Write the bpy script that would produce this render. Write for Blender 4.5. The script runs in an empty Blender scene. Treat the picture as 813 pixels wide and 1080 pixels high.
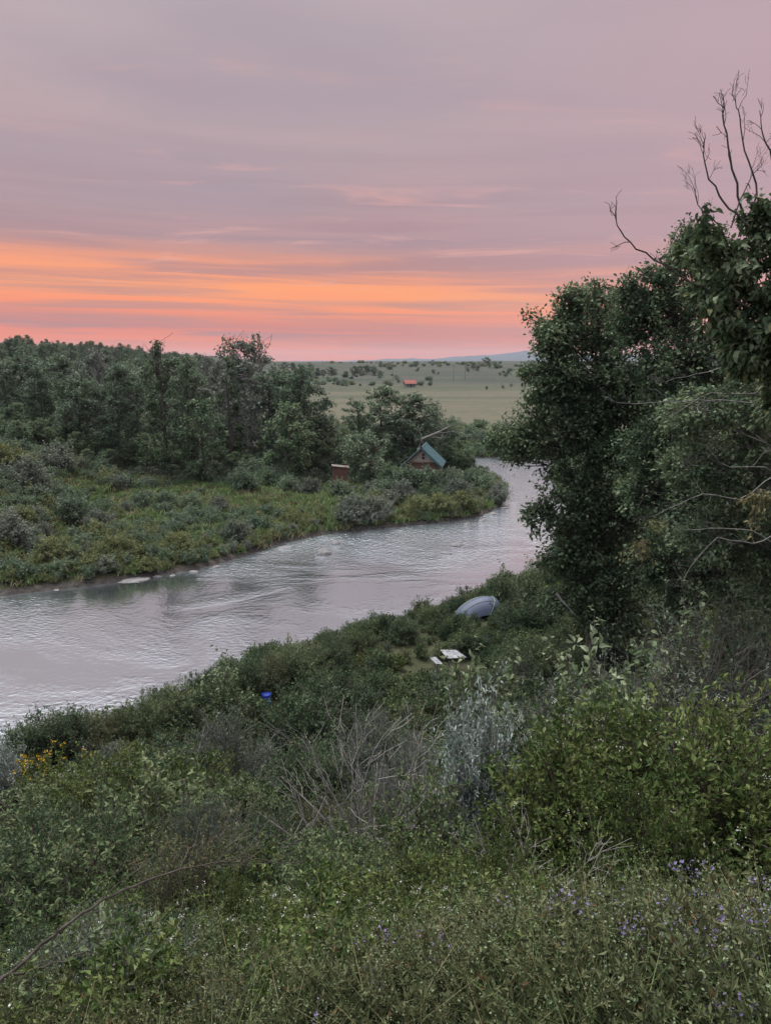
import bpy, math, numpy as np
from mathutils import Vector
R = math.radians
SC = bpy.context.scene
COL = SC.collection
# ------------------------------------------------------------------ camera
F_PX, CX, CY = 816.0, 406.5, 540.0
PITCH = R(10.96)
CAM_Z = 14.0
cd = bpy.data.cameras.new('camera'); cam = bpy.data.objects.new('camera', cd); COL.objects.link(cam)
cam.location = (0, 0, CAM_Z); cam.rotation_euler = (R(90) - PITCH, 0, 0)
cd.sensor_fit = 'VERTICAL'; cd.sensor_height = 24; cd.lens = 12 / (540 / F_PX)
cd.clip_start = 0.1; cd.clip_end = 40000
SC.camera = cam
# ------------------------------------------------------------------ world: dusk cloud deck over a Nishita sky
SUN_EL, SUN_AZ = R(66), R(-35)
W = bpy.data.worlds.new('World'); SC.world = W; W.use_nodes = True
nt = W.node_tree; nt.nodes.clear()
def N(t, typ, **kw):
    n = t.nodes.new(typ)
    for k, v in kw.items():
        if k == 'inp':
            for a, b in v.items(): n.inputs[a].default_value = b
        else: setattr(n, k, v)
    return n
def math_n(t, op, a=None, b=None, c=None, clamp=False):
    n = t.nodes.new('ShaderNodeMath'); n.operation = op; n.use_clamp = clamp
    for i, v in enumerate((a, b, c)):
        if v is None: continue
        if isinstance(v, (int, float)): n.inputs[i].default_value = v
        else: t.links.new(v, n.inputs[i])
    return n.outputs[0]
def ramp(t, fac, stops, interp='LINEAR'):
    n = t.nodes.new('ShaderNodeValToRGB'); cr = n.color_ramp; cr.interpolation = interp
    while len(cr.elements) < len(stops): cr.elements.new(0.5)
    for e, (p, c) in zip(cr.elements, stops):
        e.position = p; e.color = (c[0], c[1], c[2], 1) if not isinstance(c, (int, float)) else (c, c, c, 1)
    t.links.new(fac, n.inputs[0]); return n.outputs[0]
def mixc(t, fac, a, b, typ='MIX'):
    n = t.nodes.new('ShaderNodeMix'); n.data_type = 'RGBA'; n.blend_type = typ
    if isinstance(fac, (int, float)): n.inputs[0].default_value = fac
    else: t.links.new(fac, n.inputs[0])
    for i, v in ((6, a), (7, b)):
        if isinstance(v, tuple): n.inputs[i].default_value = (v[0], v[1], v[2], 1)
        else: t.links.new(v, n.inputs[i])
    return n.outputs[2]
def s2l(r, g, b):
    f = lambda c: ((c/255 + 0.055)/1.055)**2.4 if c/255 > 0.04045 else c/255/12.92
    return (f(r), f(g), f(b))
def noise(t, vec, scale, detail=4, rough=0.55, dist=0.0, out=0):
    n = N(t, 'ShaderNodeTexNoise', inp={'Scale': scale, 'Detail': detail, 'Roughness': rough, 'Distortion': dist})
    if vec is not None: t.links.new(vec, n.inputs['Vector'])
    return n.outputs[out]
tc = N(nt, 'ShaderNodeTexCoord')
sep = N(nt, 'ShaderNodeSeparateXYZ'); nt.links.new(tc.outputs['Generated'], sep.inputs[0])
X, Y, Z = sep.outputs
zc = math_n(nt, 'MAXIMUM', Z, 0.0)
# cloud-deck coordinates: where the view direction meets a flat deck overhead
den = math_n(nt, 'ADD', zc, 0.045)
u = math_n(nt, 'DIVIDE', X, den); v = math_n(nt, 'DIVIDE', Y, den)
cmb = N(nt, 'ShaderNodeCombineXYZ'); nt.links.new(u, cmb.inputs[0]); nt.links.new(v, cmb.inputs[1])
mp = N(nt, 'ShaderNodeMapping'); mp.inputs['Rotation'].default_value = (0, 0, R(8)); mp.inputs['Scale'].default_value = (0.30, 0.70, 1)
nt.links.new(cmb.outputs[0], mp.inputs[0])
n_big = noise(nt, mp.outputs[0], 1.1, 5, 0.5, 0.6)
n_fine = noise(nt, mp.outputs[0], 3.4, 6, 0.6, 0.9)
# thin streaks close to the horizon: stretched in azimuth
az = math_n(nt, 'ARCTAN2', X, Y)
cm2 = N(nt, 'ShaderNodeCombineXYZ')
nt.links.new(math_n(nt, 'MULTIPLY', az, 1.6), cm2.inputs[0])
el_t = math_n(nt, 'ADD', math_n(nt, 'MULTIPLY', zc, 44.0), math_n(nt, 'MULTIPLY', az, 0.8))
nt.links.new(el_t, cm2.inputs[1])
n_str = noise(nt, cm2.outputs[0], 1.5, 6, 0.55, 0.5)
# elevation driven colour, perturbed by clouds
elw = math_n(nt, 'ADD', zc, math_n(nt, 'MULTIPLY', math_n(nt, 'SUBTRACT', n_str, 0.5), 0.05))
elw = math_n(nt, 'ADD', elw, math_n(nt, 'MULTIPLY', az, 0.03))
elw = math_n(nt, 'MAXIMUM', elw, 0.0)
base = ramp(nt, elw, [
    (0.000, s2l(236, 112, 74)), (0.018, s2l(238, 120, 84)), (0.036, s2l(206, 116, 104)), (0.054, s2l(250, 138, 92)),
    (0.078, s2l(255, 156, 94)), (0.098, s2l(248, 152, 104)), (0.118, s2l(206, 142, 126)), (0.150, s2l(180, 144, 146)), (0.24, s2l(182, 158, 161)),
    (0.34, s2l(186, 168, 171)), (0.48, s2l(190, 183, 185)), (0.7, s2l(204, 214, 216)), (1.0, s2l(208, 220, 222))])
# mauve bands
band = ramp(nt, n_str, [(0.44, 0.0), (0.60, 1.0)])
lowm = ramp(nt, zc, [(0.0, 0.5), (0.05, 0.85), (0.15, 0.55), (0.30, 0.0)])
c1 = mixc(nt, math_n(nt, 'MULTIPLY', math_n(nt, 'MULTIPLY', band, lowm), 0.75), base, s2l(156, 120, 128))
cl = ramp(nt, n_big, [(0.40, 0.0), (0.60, 1.0)])
him = ramp(nt, zc, [(0.10, 0.0), (0.2, 1.0)])
c2 = mixc(nt, math_n(nt, 'MULTIPLY', math_n(nt, 'MULTIPLY', cl, him), 0.60), c1, s2l(162, 146, 156))
hl = ramp(nt, n_fine, [(0.56, 0.0), (0.74, 1.0)])
hlm = ramp(nt, zc, [(0.06, 0.2), (0.13, 0.9), (0.30, 0.35), (0.5, 0.0)])
c3 = mixc(nt, math_n(nt, 'MULTIPLY', math_n(nt, 'MULTIPLY', hl, hlm), 0.75), c2, s2l(232, 172, 160))
# away from the sunset the sky is a cooler lavender; overhead it is paler and brighter
away = ramp(nt, math_n(nt, 'ADD', math_n(nt, 'MULTIPLY', Y, 0.5), 0.5), [(0.25, 1.0), (0.85, 0.0)])
c4 = mixc(nt, away, c3, s2l(186, 200, 212))
right = ramp(nt, math_n(nt, 'ADD', math_n(nt, 'MULTIPLY', az, 0.5), 0.5), [(0.50, 0.0), (0.74, 1.0)])
c5 = mixc(nt, math_n(nt, 'MULTIPLY', right, 0.55), c4, s2l(196, 158, 166))
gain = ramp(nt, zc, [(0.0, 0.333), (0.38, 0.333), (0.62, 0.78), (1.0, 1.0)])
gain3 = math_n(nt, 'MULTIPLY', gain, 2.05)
c5 = mixc(nt, 1.0, c5, (1, 1, 1), 'MULTIPLY')
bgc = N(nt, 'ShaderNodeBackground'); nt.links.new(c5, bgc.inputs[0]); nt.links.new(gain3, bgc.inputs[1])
sky = N(nt, 'ShaderNodeTexSky', sky_type='NISHITA', sun_disc=False, sun_elevation=SUN_EL, sun_rotation=SUN_AZ)
bgn = N(nt, 'ShaderNodeBackground', inp={'Strength': 0.0})
SKY_N = bgn; nt.links.new(sky.outputs[0], bgn.inputs[0])
bgn.inputs['Strength'].default_value = 0.004
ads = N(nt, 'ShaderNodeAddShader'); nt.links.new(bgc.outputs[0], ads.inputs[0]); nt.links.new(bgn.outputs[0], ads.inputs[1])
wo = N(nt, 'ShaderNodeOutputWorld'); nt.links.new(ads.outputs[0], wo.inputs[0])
# ------------------------------------------------------------------ sun: very soft glow through the cloud deck
sl = bpy.data.lights.new('sun', 'SUN'); sl.energy = 3.2; sl.angle = R(24); sl.color = (1.0, 0.97, 0.92)
so = bpy.data.objects.new('sun', sl); COL.objects.link(so)
so.rotation_euler = (R(90) - SUN_EL, 0, -SUN_AZ + R(180)); so.location = (0, 0, 60)
SC.view_settings.view_transform = 'Standard'; SC.view_settings.look = 'None'
SC.view_settings.exposure = 0.55; SC.view_settings.gamma = 1.0
SC.cycles.max_bounces = 6; SC.cycles.diffuse_bounces = 3; SC.cycles.glossy_bounces = 3; SC.cycles.transmission_bounces = 3
SC.cycles.volume_bounces = 1; SC.cycles.sample_clamp_direct = 4; SC.cycles.sample_clamp_indirect = 4
try: SC.cycles.use_denoising = True
except Exception: pass
# ------------------------------------------------------------------ helpers
SP, CP = math.sin(PITCH), math.cos(PITCH)
def ray(px, py):
    a = (px - CX)/F_PX; b = (CY - py)/F_PX
    return np.array([a, CP + b*SP, -SP + b*CP])
def atz(px, py, z):
    d = ray(px, py); return np.array([0, 0, CAM_Z]) + d*((z - CAM_Z)/d[2])
def atd(px, py, D):
    d = ray(px, py); return np.array([0, 0, CAM_Z]) + d*(D/d[1])
def xat(px, D):                       # x of a picture column at distance D (small height effect ignored)
    return (px - CX)/F_PX*D
def rng(s): return np.random.default_rng(s)
def smooth(a, b, x):
    t = np.clip((x - a)/(b - a), 0, 1); return t*t*(3 - 2*t)
def link(name, data, parent=None):
    o = bpy.data.objects.new(name, data); COL.objects.link(o)
    if parent is not None: o.parent = parent
    return o
def tag(o, label=None, cat=None, group=None, kind=None):
    if label: o['label'] = label
    if cat: o['category'] = cat
    if group: o['group'] = group
    if kind: o['kind'] = kind
    return o
def thing(name, loc, label, cat, group=None, rz=0, sc=1):
    o = link(name, None); o.location = loc; o.rotation_euler = (0, 0, rz); o.scale = (sc, sc, sc) if not isinstance(sc, tuple) else sc
    o.empty_display_size = 0.2
    return tag(o, label, cat, group)
def copy_tree(o, parent=None):
    c = o.copy(); COL.objects.link(c); c.parent = parent
    for ch in list(o.children): copy_tree(ch, c)
    return c
def mesh_np(name, V, faces, mats, fmat=None, smooth_f=False):
    """faces: list of int arrays (n,k) of one polygon size each"""
    me = bpy.data.meshes.new(name)
    V = np.asarray(V, dtype=np.float32); faces = [np.asarray(f, dtype=np.int32) for f in faces if len(f)]
    me.vertices.add(len(V)); me.vertices.foreach_set('co', V.ravel())
    nl = sum(f.size for f in faces); npoly = sum(len(f) for f in faces)
    me.loops.add(nl); me.polygons.add(npoly)
    me.loops.foreach_set('vertex_index', np.concatenate([f.ravel() for f in faces]))
    tot = np.concatenate([np.full(len(f), f.shape[1], np.int32) for f in faces])
    me.polygons.foreach_set('loop_start', np.concatenate([[0], np.cumsum(tot)[:-1]]).astype(np.int32))
    me.polygons.foreach_set('loop_total', tot)
    if fmat is not None: me.polygons.foreach_set('material_index', np.asarray(fmat, np.int32))
    me.polygons.foreach_set('use_smooth', np.full(npoly, bool(smooth_f)))
    for m in (mats if isinstance(mats, (list, tuple)) else [mats]): me.materials.append(m)
    me.update(calc_edges=True); me.validate()
    return me
class Geo:
    def __init__(s): s.V = []; s.F = {}; s.n = 0
    def add(s, V, faces, m=0):
        V = np.asarray(V, float).reshape(-1, 3)
        for f in faces:
            f = np.asarray(f, int)
            s.F.setdefault((f.shape[1], m), []).append(f + s.n)
        s.V.append(V); s.n += len(V)
    def mesh(s, name, mats, smooth_f=False):
        fs, fm = [], []
        for (k, m), lst in sorted(s.F.items()):
            a = np.concatenate(lst); fs.append(a); fm.append(np.full(len(a), m))
        return mesh_np(name, np.concatenate(s.V), fs, mats, np.concatenate(fm), smooth_f)
    def box(s, c, d, m=0, rot=0.0):
        c = np.array(c, float); d = np.array(d, float)/2
        v = np.array([[x, y, z] for x in (-1, 1) for y in (-1, 1) for z in (-1, 1)])*d
        ca, sa = math.cos(rot), math.sin(rot)
        v = np.stack([v[:, 0]*ca - v[:, 1]*sa, v[:, 0]*sa + v[:, 1]*ca, v[:, 2]], 1) + c
        s.add(v, [[[0, 1, 3, 2], [4, 6, 7, 5], [0, 4, 5, 1], [2, 3, 7, 6], [0, 2, 6, 4], [1, 5, 7, 3]]], m)
    def prism(s, pts, thick, m=0):
        """pts: list of 3-D points (a planar outline); thick: extrusion vector"""
        p = np.array(pts, float); n = len(p); q = p + np.array(thick, float)
        s.add(np.concatenate([p, q]), [[list(range(n))[::-1]], [list(range(n, 2*n))],
              [[i, (i+1) % n, n + (i+1) % n, n + i] for i in range(n)]], m)
def tubes(P, Rr, sides=4):
    """P (N,K,3) polylines, Rr (N,K) radii -> verts, quads"""
    P = np.asarray(P, float); N_, K, _ = P.shape
    Rr = np.broadcast_to(Rr, (N_, K))
    T = np.gradient(P, axis=1); T /= np.linalg.norm(T, axis=2, keepdims=True) + 1e-9
    ref = np.where(np.abs(T[..., 2:3]) > 0.9, np.array([1., 0, 0]), np.array([0., 0, 1.]))
    A = np.cross(T, ref); A /= np.linalg.norm(A, axis=2, keepdims=True) + 1e-9
    B = np.cross(T, A)
    an = np.arange(sides)/sides*2*np.pi
    V = P[:, :, None, :] + Rr[:, :, None, None]*(np.cos(an)[None, None, :, None]*A[:, :, None, :] + np.sin(an)[None, None, :, None]*B[:, :, None, :])
    idx = np.arange(N_*K*sides).reshape(N_, K, sides)
    a = idx[:, :-1, :]; b = np.roll(a, -1, axis=2); d = idx[:, 1:, :]; c = np.roll(d, -1, axis=2)
    return V.reshape(-1, 3), np.stack([a, b, c, d], -1).reshape(-1, 4)
LEAF = {  # (u along, v across, w up), faces
 'rhomb': (np.array([[0, 0, 0], [.45, -.5, .12], [1, 0, -.12], [.45, .5, .12]]), [[[0, 1, 2], [0, 2, 3]]]),
 'card': (np.array([[0, 0, 0], [.4, -.5, .1], [.9, -.3, -.08], [1, .15, -.15], [.5, .5, .08]]), [[[0, 1, 2, 3, 4]]]),
 'broad': (np.array([[0, 0, 0], [.18, -.42, .10], [.18, .42, .10], [.55, -.40, .06], [.55, .40, .06], [.5, 0, -.02], [1, 0, -.28]]),
           [[[0, 1, 5], [0, 5, 2], [1, 3, 5], [2, 5, 4], [3, 6, 5], [4, 5, 6]]]),
 'blade': (np.array([[0, -.5, 0], [0, .5, 0], [.5, -.4, .0], [.5, .4, .0], [1, 0, -.18]]), [[[0, 2, 3, 1]], [[2, 4, 3]]]),
}
def leaves(P, A, size, wid, kind='rhomb', seed=0, up=1.0, jit=0.7):
    """P leaf bases, A leaf directions, size (N,), wid ratio"""
    r = rng(seed); n = len(P)
    A = A/(np.linalg.norm(A, axis=1, keepdims=True) + 1e-9)
    Nn = np.array([0, 0, up]) + r.normal(0, jit, (n, 3))
    B = np.cross(Nn, A); B /= np.linalg.norm(B, axis=1, keepdims=True) + 1e-9
    C = np.cross(A, B)
    tv, tf = LEAF[kind]
    s = (size*np.ones(n))[:, None, None]
    V = P[:, None, :] + s*(tv[None, :, 0:1]*A[:, None, :] + wid*tv[None, :, 1:2]*B[:, None, :] + tv[None, :, 2:3]*C[:, None, :])
    k = len(tv)
    F = [(np.arange(n)[:, None, None]*k + np.array(f)[None]).reshape(-1, np.array(f).shape[1]) for f in tf]
    return V.reshape(-1, 3), F
def unit(v): return v/(np.linalg.norm(v, axis=-1, keepdims=True) + 1e-9)
def curve_pts(S, E, K, sag, r, wob=0.05):
    """N curved polylines from S to E"""
    t = np.linspace(0, 1, K)[None, :, None]
    L = np.linalg.norm(E - S, axis=1)[:, None, None]
    off = np.sin(t*np.pi)*L*(r.normal(0, wob, (len(S), 1, 3)) + np.array([0, 0, sag]))
    j = r.normal(0, wob*0.35, (len(S), K, 3))*L*np.sin(t*np.pi)
    return S[:, None, :]*(1 - t) + E[:, None, :]*t + off + j
# ------------------------------------------------------------------ materials
MAT = {}
def principled(name, col, rough=0.8, spec=0.3):
    m = bpy.data.materials.new(name); m.use_nodes = True; t = m.node_tree; b = t.nodes['Principled BSDF']
    b.inputs['Roughness'].default_value = rough; b.inputs['Specular IOR Level'].default_value = spec
    if isinstance(col, tuple): b.inputs['Base Color'].default_value = (*col, 1)
    MAT[name] = m; return m, t, b
def leaf_mat(name, dark, mid, light, trans=0.25, rough=0.55, accent=None, acc_at=0.97, spec=0.12, nscale=1.3):
    m, t, b = principled(name, mid, rough, spec)
    g = N(t, 'ShaderNodeNewGeometry'); oi = N(t, 'ShaderNodeObjectInfo'); tcn = N(t, 'ShaderNodeTexCoord')
    nz = noise(t, tcn.outputs['Object'], nscale, 3, 0.6)
    f = math_n(t, 'ADD', math_n(t, 'MULTIPLY', g.outputs['Random Per Island'], 0.55), math_n(t, 'SUBTRACT', math_n(t, 'MULTIPLY', nz, 1.5), 0.40))
    f = math_n(t, 'ADD', f, math_n(t, 'MULTIPLY', math_n(t, 'SUBTRACT', oi.outputs['Random'], 0.5), 0.28))
    c = ramp(t, f, [(0.30, dark), (0.62, mid), (0.95, light)])
    if accent:
        r2 = math_n(t, 'FRACT', math_n(t, 'MULTIPLY', g.outputs['Random Per Island'], 37.7))
        c = mixc(t, math_n(t, 'GREATER_THAN', r2, acc_at), c, accent)
    t.links.new(c, b.inputs['Base Color'])
    tr = N(t, 'ShaderNodeBsdfTranslucent'); t.links.new(c, tr.inputs[0])
    mx = N(t, 'ShaderNodeMixShader', inp={0: trans}); t.links.new(b.outputs[0], mx.inputs[1]); t.links.new(tr.outputs[0], mx.inputs[2])
    t.links.new(mx.outputs[0], t.nodes['Material Output'].inputs[0])
    return m
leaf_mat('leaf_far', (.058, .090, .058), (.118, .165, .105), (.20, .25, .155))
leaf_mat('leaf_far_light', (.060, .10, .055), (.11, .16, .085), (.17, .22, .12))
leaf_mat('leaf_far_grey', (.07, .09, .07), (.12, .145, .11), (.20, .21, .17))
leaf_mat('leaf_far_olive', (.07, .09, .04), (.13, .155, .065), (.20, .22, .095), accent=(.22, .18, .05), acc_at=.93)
leaf_mat('leaf_dark', (.022, .042, .022), (.050, .082, .042), (.115, .155, .08))
leaf_mat('leaf_tree', (.034, .058, .034), (.078, .116, .062), (.18, .22, .125))
leaf_mat('leaf_mid', (.042, .066, .028), (.090, .128, .056), (.18, .22, .11), accent=(.16, .17, .08), acc_at=.97)
leaf_mat('leaf_bright', (.036, .062, .018), (.086, .124, .036), (.175, .205, .072), accent=(.20, .22, .10), acc_at=.97)
leaf_mat('leaf_olive', (.055, .065, .030), (.10, .115, .052), (.17, .175, .09), accent=(.18, .12, .06), acc_at=.97)
leaf_mat('leaf_grey', (.055, .080, .058), (.11, .138, .10), (.21, .23, .18), rough=.6)
leaf_mat('leaf_silver', (.14, .18, .15), (.32, .37, .33), (.58, .63, .58), rough=.5, trans=.12)
leaf_mat('leaf_broad', (.05, .078, .038), (.105, .142, .070), (.22, .25, .16), rough=.42, accent=(.20, .20, .09), acc_at=.96)
leaf_mat('leaf_sapling', (.06, .09, .042), (.125, .165, .082), (.26, .30, .19), rough=.5)
leaf_mat('leaf_yellow', (.11, .11, .05), (.17, .155, .075), (.24, .21, .11), rough=.6)
leaf_mat('grass_blade', (.05, .06, .03), (.10, .105, .052), (.19, .175, .10), rough=.7, accent=(.28, .23, .13), acc_at=.88)
leaf_mat('grass_green', (.06, .10, .035), (.11, .165, .06), (.17, .225, .095), rough=.7)
leaf_mat('petal_purple', (.13, .10, .20), (.21, .165, .31), (.33, .29, .43), rough=.6)
leaf_mat('petal_white', (.6, .6, .58), (.72, .72, .68), (.8, .8, .76), rough=.6)
leaf_mat('petal_yellow', (.50, .28, .02), (.62, .38, .03), (.70, .48, .06), rough=.6)
leaf_mat('leaf_rust', (.18, .09, .035), (.28, .14, .05), (.36, .22, .09), rough=.6)
def bark(name, a, b_, sc=8):
    m, t, b = principled(name, a, .9, .15)
    tcn = N(t, 'ShaderNodeTexCoord'); mpn = N(t, 'ShaderNodeMapping'); mpn.inputs['Scale'].default_value = (1, 1, .25)
    t.links.new(tcn.outputs['Object'], mpn.inputs[0])
    nz = noise(t, mpn.outputs[0], sc, 6, .65)
    t.links.new(ramp(t, nz, [(.35, a), (.65, b_)]), b.inputs['Base Color'])
    bp = N(t, 'ShaderNodeBump', inp={'Strength': .6, 'Distance': .02}); t.links.new(nz, bp.inputs['Height']); t.links.new(bp.outputs[0], b.inputs['Normal'])
    return m
bark('bark_dark', (.035, .030, .026), (.10, .088, .075))
bark('bark_grey', (.13, .12, .115), (.27, .25, .24), 12)
bark('bark_twig', (.10, .085, .075), (.20, .17, .15), 12)
bark('bark_red', (.05, .035, .035), (.10, .07, .065), 12)
bark('stem_green', (.06, .075, .03), (.12, .13, .06), 12)
# ------------------------------------------------------------------ river banks and terrain
SHORE_L = [(-420, 700), (-160, 650), (0, 629), (60, 622), (110, 617), (165, 608), (215, 600), (262, 586), (300, 573), (350, 563), (420, 556), (470, 551),
           (508, 545), (527, 535), (536, 524), (535, 514), (526, 507), (508, 502), (485, 499), (460, 497), (425, 495), (380, 494), (300, 492), (150, 487), (-60, 482)]
SHORE_R = [(-420, 1010), (-160, 860), (0, 786), (70, 764), (135, 746), (200, 718), (262, 690), (330, 670), (400, 652), (460, 634), (520, 612), (568, 592),
           (594, 566), (600, 545), (592, 522), (580, 506), (578, 498), (588, 492), (600, 486), (575, 484), (540, 483.5), (505, 482.5), (470, 481), (420, 479), (300, 476), (150, 472), (-60, 467)]
BL = np.array([atz(px, py, 0)[:2] for px, py in SHORE_L])
BR = np.array([atz(px, py, .9 if i < 12 else 0)[:2] for i, (px, py) in enumerate(SHORE_R)])
BL[0] = (-120, 20); BL[1] = (-48, 38.5); BR[0] = (-120, -8); BR[1] = (-36, 16)
POLY = np.concatenate([BL, BR[::-1]])
def seg_dist(x, y, line):
    d = np.full(x.shape, 1e9)
    for (ax, ay), (bx, by) in zip(line[:-1], line[1:]):
        vx, vy = bx - ax, by - ay; L = vx*vx + vy*vy
        t = np.clip(((x - ax)*vx + (y - ay)*vy)/L, 0, 1)
        d = np.minimum(d, np.hypot(x - ax - t*vx, y - ay - t*vy))
    return d
def inside(x, y, poly):
    c = np.zeros(x.shape, bool); n = len(poly)
    for i in range(n):
        (ax, ay), (bx, by) = poly[i], poly[i-1]
        if ay == by: continue
        c ^= ((ay > y) != (by > y)) & (x < (bx - ax)*(y - ay)/(by - ay) + ax)
    return c
def vnoise(x, y, seed=0, octs=4, rough=.5):
    """smooth value noise"""
    out = np.zeros(np.broadcast(x, y).shape); amp = 1; tot = 0
    for o in range(octs):
        xi, yi = np.floor(x), np.floor(y); fx, fy = x - xi, y - yi
        fx = fx*fx*(3 - 2*fx); fy = fy*fy*(3 - 2*fy)
        h = lambda a, b: np.modf(np.abs(np.sin(a*127.1 + b*311.7 + seed*74.7 + o*19.3)*43758.5453))[0]
        out += amp*((h(xi, yi)*(1 - fx) + h(xi+1, yi)*fx)*(1 - fy) + (h(xi, yi+1)*(1 - fx) + h(xi+1, yi+1)*fx)*fy)
        tot += amp; amp *= rough; x = x*2.03; y = y*2.03
    return out/tot*2 - 1
S_CAM = float(seg_dist(np.array([0.]), np.array([0.]), BR[:12])[0])
def ground(x, y):
    x = np.asarray(x, float); y = np.asarray(y, float)
    dl = seg_dist(x, y, BL); dr = seg_dist(x, y, BR); ins = inside(x, y, POLY)
    near = (dr < dl)
    dn = dr
    k = S_CAM
    steep = np.interp(dn, [0, .8, 2, .34*k, .62*k, .84*k, k, 1.6*k, 60, 400], [.02, .45, .9, 1.5, 5.4, 9.8, 12.35, 13.2, 15, 18])
    D = np.hypot(x, y)
    dprof = np.interp(D, [0, 1.6, 3, 4.5, 6, 8, 10, 14, 17, 24, 30, 38, 60], [12.35, 12.0, 10.7, 9.75, 8.7, 7.2, 6.1, 4.4, 3.4, 1.7, 1.25, 1.1, 1.2]) + .12*np.clip(x - 3, 0, 14)*smooth(5, 14, D)
    steep = np.where(y > -2, np.minimum(steep, dprof), steep)
    far = np.interp(dn, [0, 1, 4, 9, 24, 60], [.02, .5, 1.0, 1.3, 2.3, 2.5])
    hills = smooth(350, 800, D)*10.0 + smooth(380, 540, D)*(vnoise(x/210 + 3, y/130, 3, 3)*5.0) + smooth(600, 1200, D)*vnoise(x/420, y/420, 5)*4.0
    w = smooth(52, 68, y)
    zr = steep*(1 - w) + (far + hills)*w
    zr = zr + w*smooth(60, 200, x - .26*y)*2
    # left side: flat with cabin, slope rising to the left, wooded hill behind
    flat = np.interp(dl, [0, .7, 2.5, 12, 60], [.02, .35, .6, .9, 1.2])
    st = -x - (22.5 + .13*(y - 45))
    sl_ = np.clip(st, 0, None)*.42*smooth(2, 16, dl)
    sl_ = 6.5*(1 - np.exp(-sl_/6.5)) + np.clip(st - 20, 0, None)*.055
    zl = flat + sl_ + smooth(110, 240, y)*smooth(15, 120, -x)*4.0 + smooth(280, 1250, D)*6
    z = np.where(near, zr, zl)
    # blend left and right sides far behind
    b = smooth(0, 60, dl)*smooth(0, 60, dr)*smooth(150, 260, y)
    z = z*(1 - b) + (np.maximum(zl, far + hills))*b
    z = z + vnoise(x/3.1, y/3.1, 11)*.16*np.clip(np.minimum(dl, dr)/2, 0, 1)
    dmin = np.minimum(dl, dr)
    z = np.where(ins, -np.minimum(.25 + dmin*.25, 1.2), z)
    return z
def g1(x, y): return float(ground(np.array([x]), np.array([y]))[0])
def hit(px, py, d0=3, d1=3000):
    """where the line of sight through a picture point meets the ground"""
    d = ray(px, py); Ds = np.geomspace(d0, d1, 3000); X_, Y_, Z_ = d[0]/d[1]*Ds, Ds, CAM_Z + d[2]/d[1]*Ds
    k = np.argmax(Z_ < ground(X_, Y_)); return float(X_[k]), float(Y_[k]), float(ground(X_[k:k+1], Y_[k:k+1])[0])
# terrain as one polar sheet to the horizon
nr, na = 420, 340
rad = np.concatenate([[0.01], np.geomspace(.8, 9000, nr - 1)])
rad = np.sort(np.concatenate([rad, np.linspace(20, 140, 260)]))
ang = np.concatenate([np.linspace(-1.0, 1.0, na), np.linspace(1.03, 2*np.pi - 1.03, 90)])
RR, AA = np.meshgrid(rad, ang, indexing='ij')
GX, GY = RR*np.sin(AA), RR*np.cos(AA)
GZ = ground(GX, GY)
# mountains far off
az_ = np.where(AA > np.pi, AA - 2*np.pi, AA)
n0, n1 = GX.shape
idx = np.arange(n0*n1).reshape(n0, n1)
a = idx[:-1, :]; d = idx[1:, :]
F = np.stack([a, np.roll(a, -1, 1), np.roll(d, -1, 1), d], -1).reshape(-1, 4)[:, ::-1]
m, t, b = principled('ground_mat', (.1, .1, .05), .95, .1)
tcn = N(t, 'ShaderNodeTexCoord'); P_ = tcn.outputs['Object']
n1_ = noise(t, P_, .35, 8, .65); mpf = N(t, 'ShaderNodeMapping'); mpf.inputs['Scale'].default_value = (.35, 1.6, 1); t.links.new(P_, mpf.inputs[0])
n2_ = noise(t, mpf.outputs[0], .010, 6, .6, .4); n3_ = noise(t, P_, 3.0, 6, .7)
soil = ramp(t, n3_, [(.3, (.03, .027, .02)), (.55, (.045, .05, .026)), (.75, (.08, .082, .042))])
fieldc = ramp(t, n2_, [(.34, (.036, .046, .032)), (.46, (.062, .066, .048)), (.54, (.10, .088, .066)), (.66, (.05, .06, .042))])
fieldc = mixc(t, .35, fieldc, ramp(t, n1_, [(.3, (.045, .056, .036)), (.7, (.14, .135, .09))]))
sp_ = N(t, 'ShaderNodeSeparateXYZ'); t.links.new(P_, sp_.inputs[0])
fm = math_n(t, 'MULTIPLY', math_n(t, 'SUBTRACT', sp_.outputs[1], 118.0), 1/30, clamp=True)
hillc = ramp(t, n1_, [(.3, (.035, .042, .036)), (.7, (.080, .080, .064))])
hillc = mixc(t, ramp(t, noise(t, mpf.outputs[0], .022, 7, .7), [(.45, 0.0), (.6, .8)]), hillc, (.03, .042, .034))
hm = math_n(t, 'MULTIPLY', math_n(t, 'SUBTRACT', sp_.outputs[1], 360.0), 1/60, clamp=True)
hm = math_n(t, 'MULTIPLY', hm, .9)
fieldc = mixc(t, hm, fieldc, hillc)
c = mixc(t, fm, soil, fieldc)
mud = math_n(t, 'LESS_THAN', sp_.outputs[2], .28)
c = mixc(t, mud, c, ramp(t, n3_, [(.35, (.025, .023, .02)), (.7, (.085, .078, .07))]))
t.links.new(c, b.inputs['Base Color'])
bp = N(t, 'ShaderNodeBump', inp={'Strength': .8, 'Distance': .15}); t.links.new(n1_, bp.inputs['Height']); t.links.new(bp.outputs[0], b.inputs['Normal'])
terrain = link('ground', mesh_np('ground', np.stack([GX, GY, GZ], -1).reshape(-1, 3), [F], m, smooth_f=True))
tag(terrain, 'grassy river valley ground rising to low hills', kind='structure')
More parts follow.
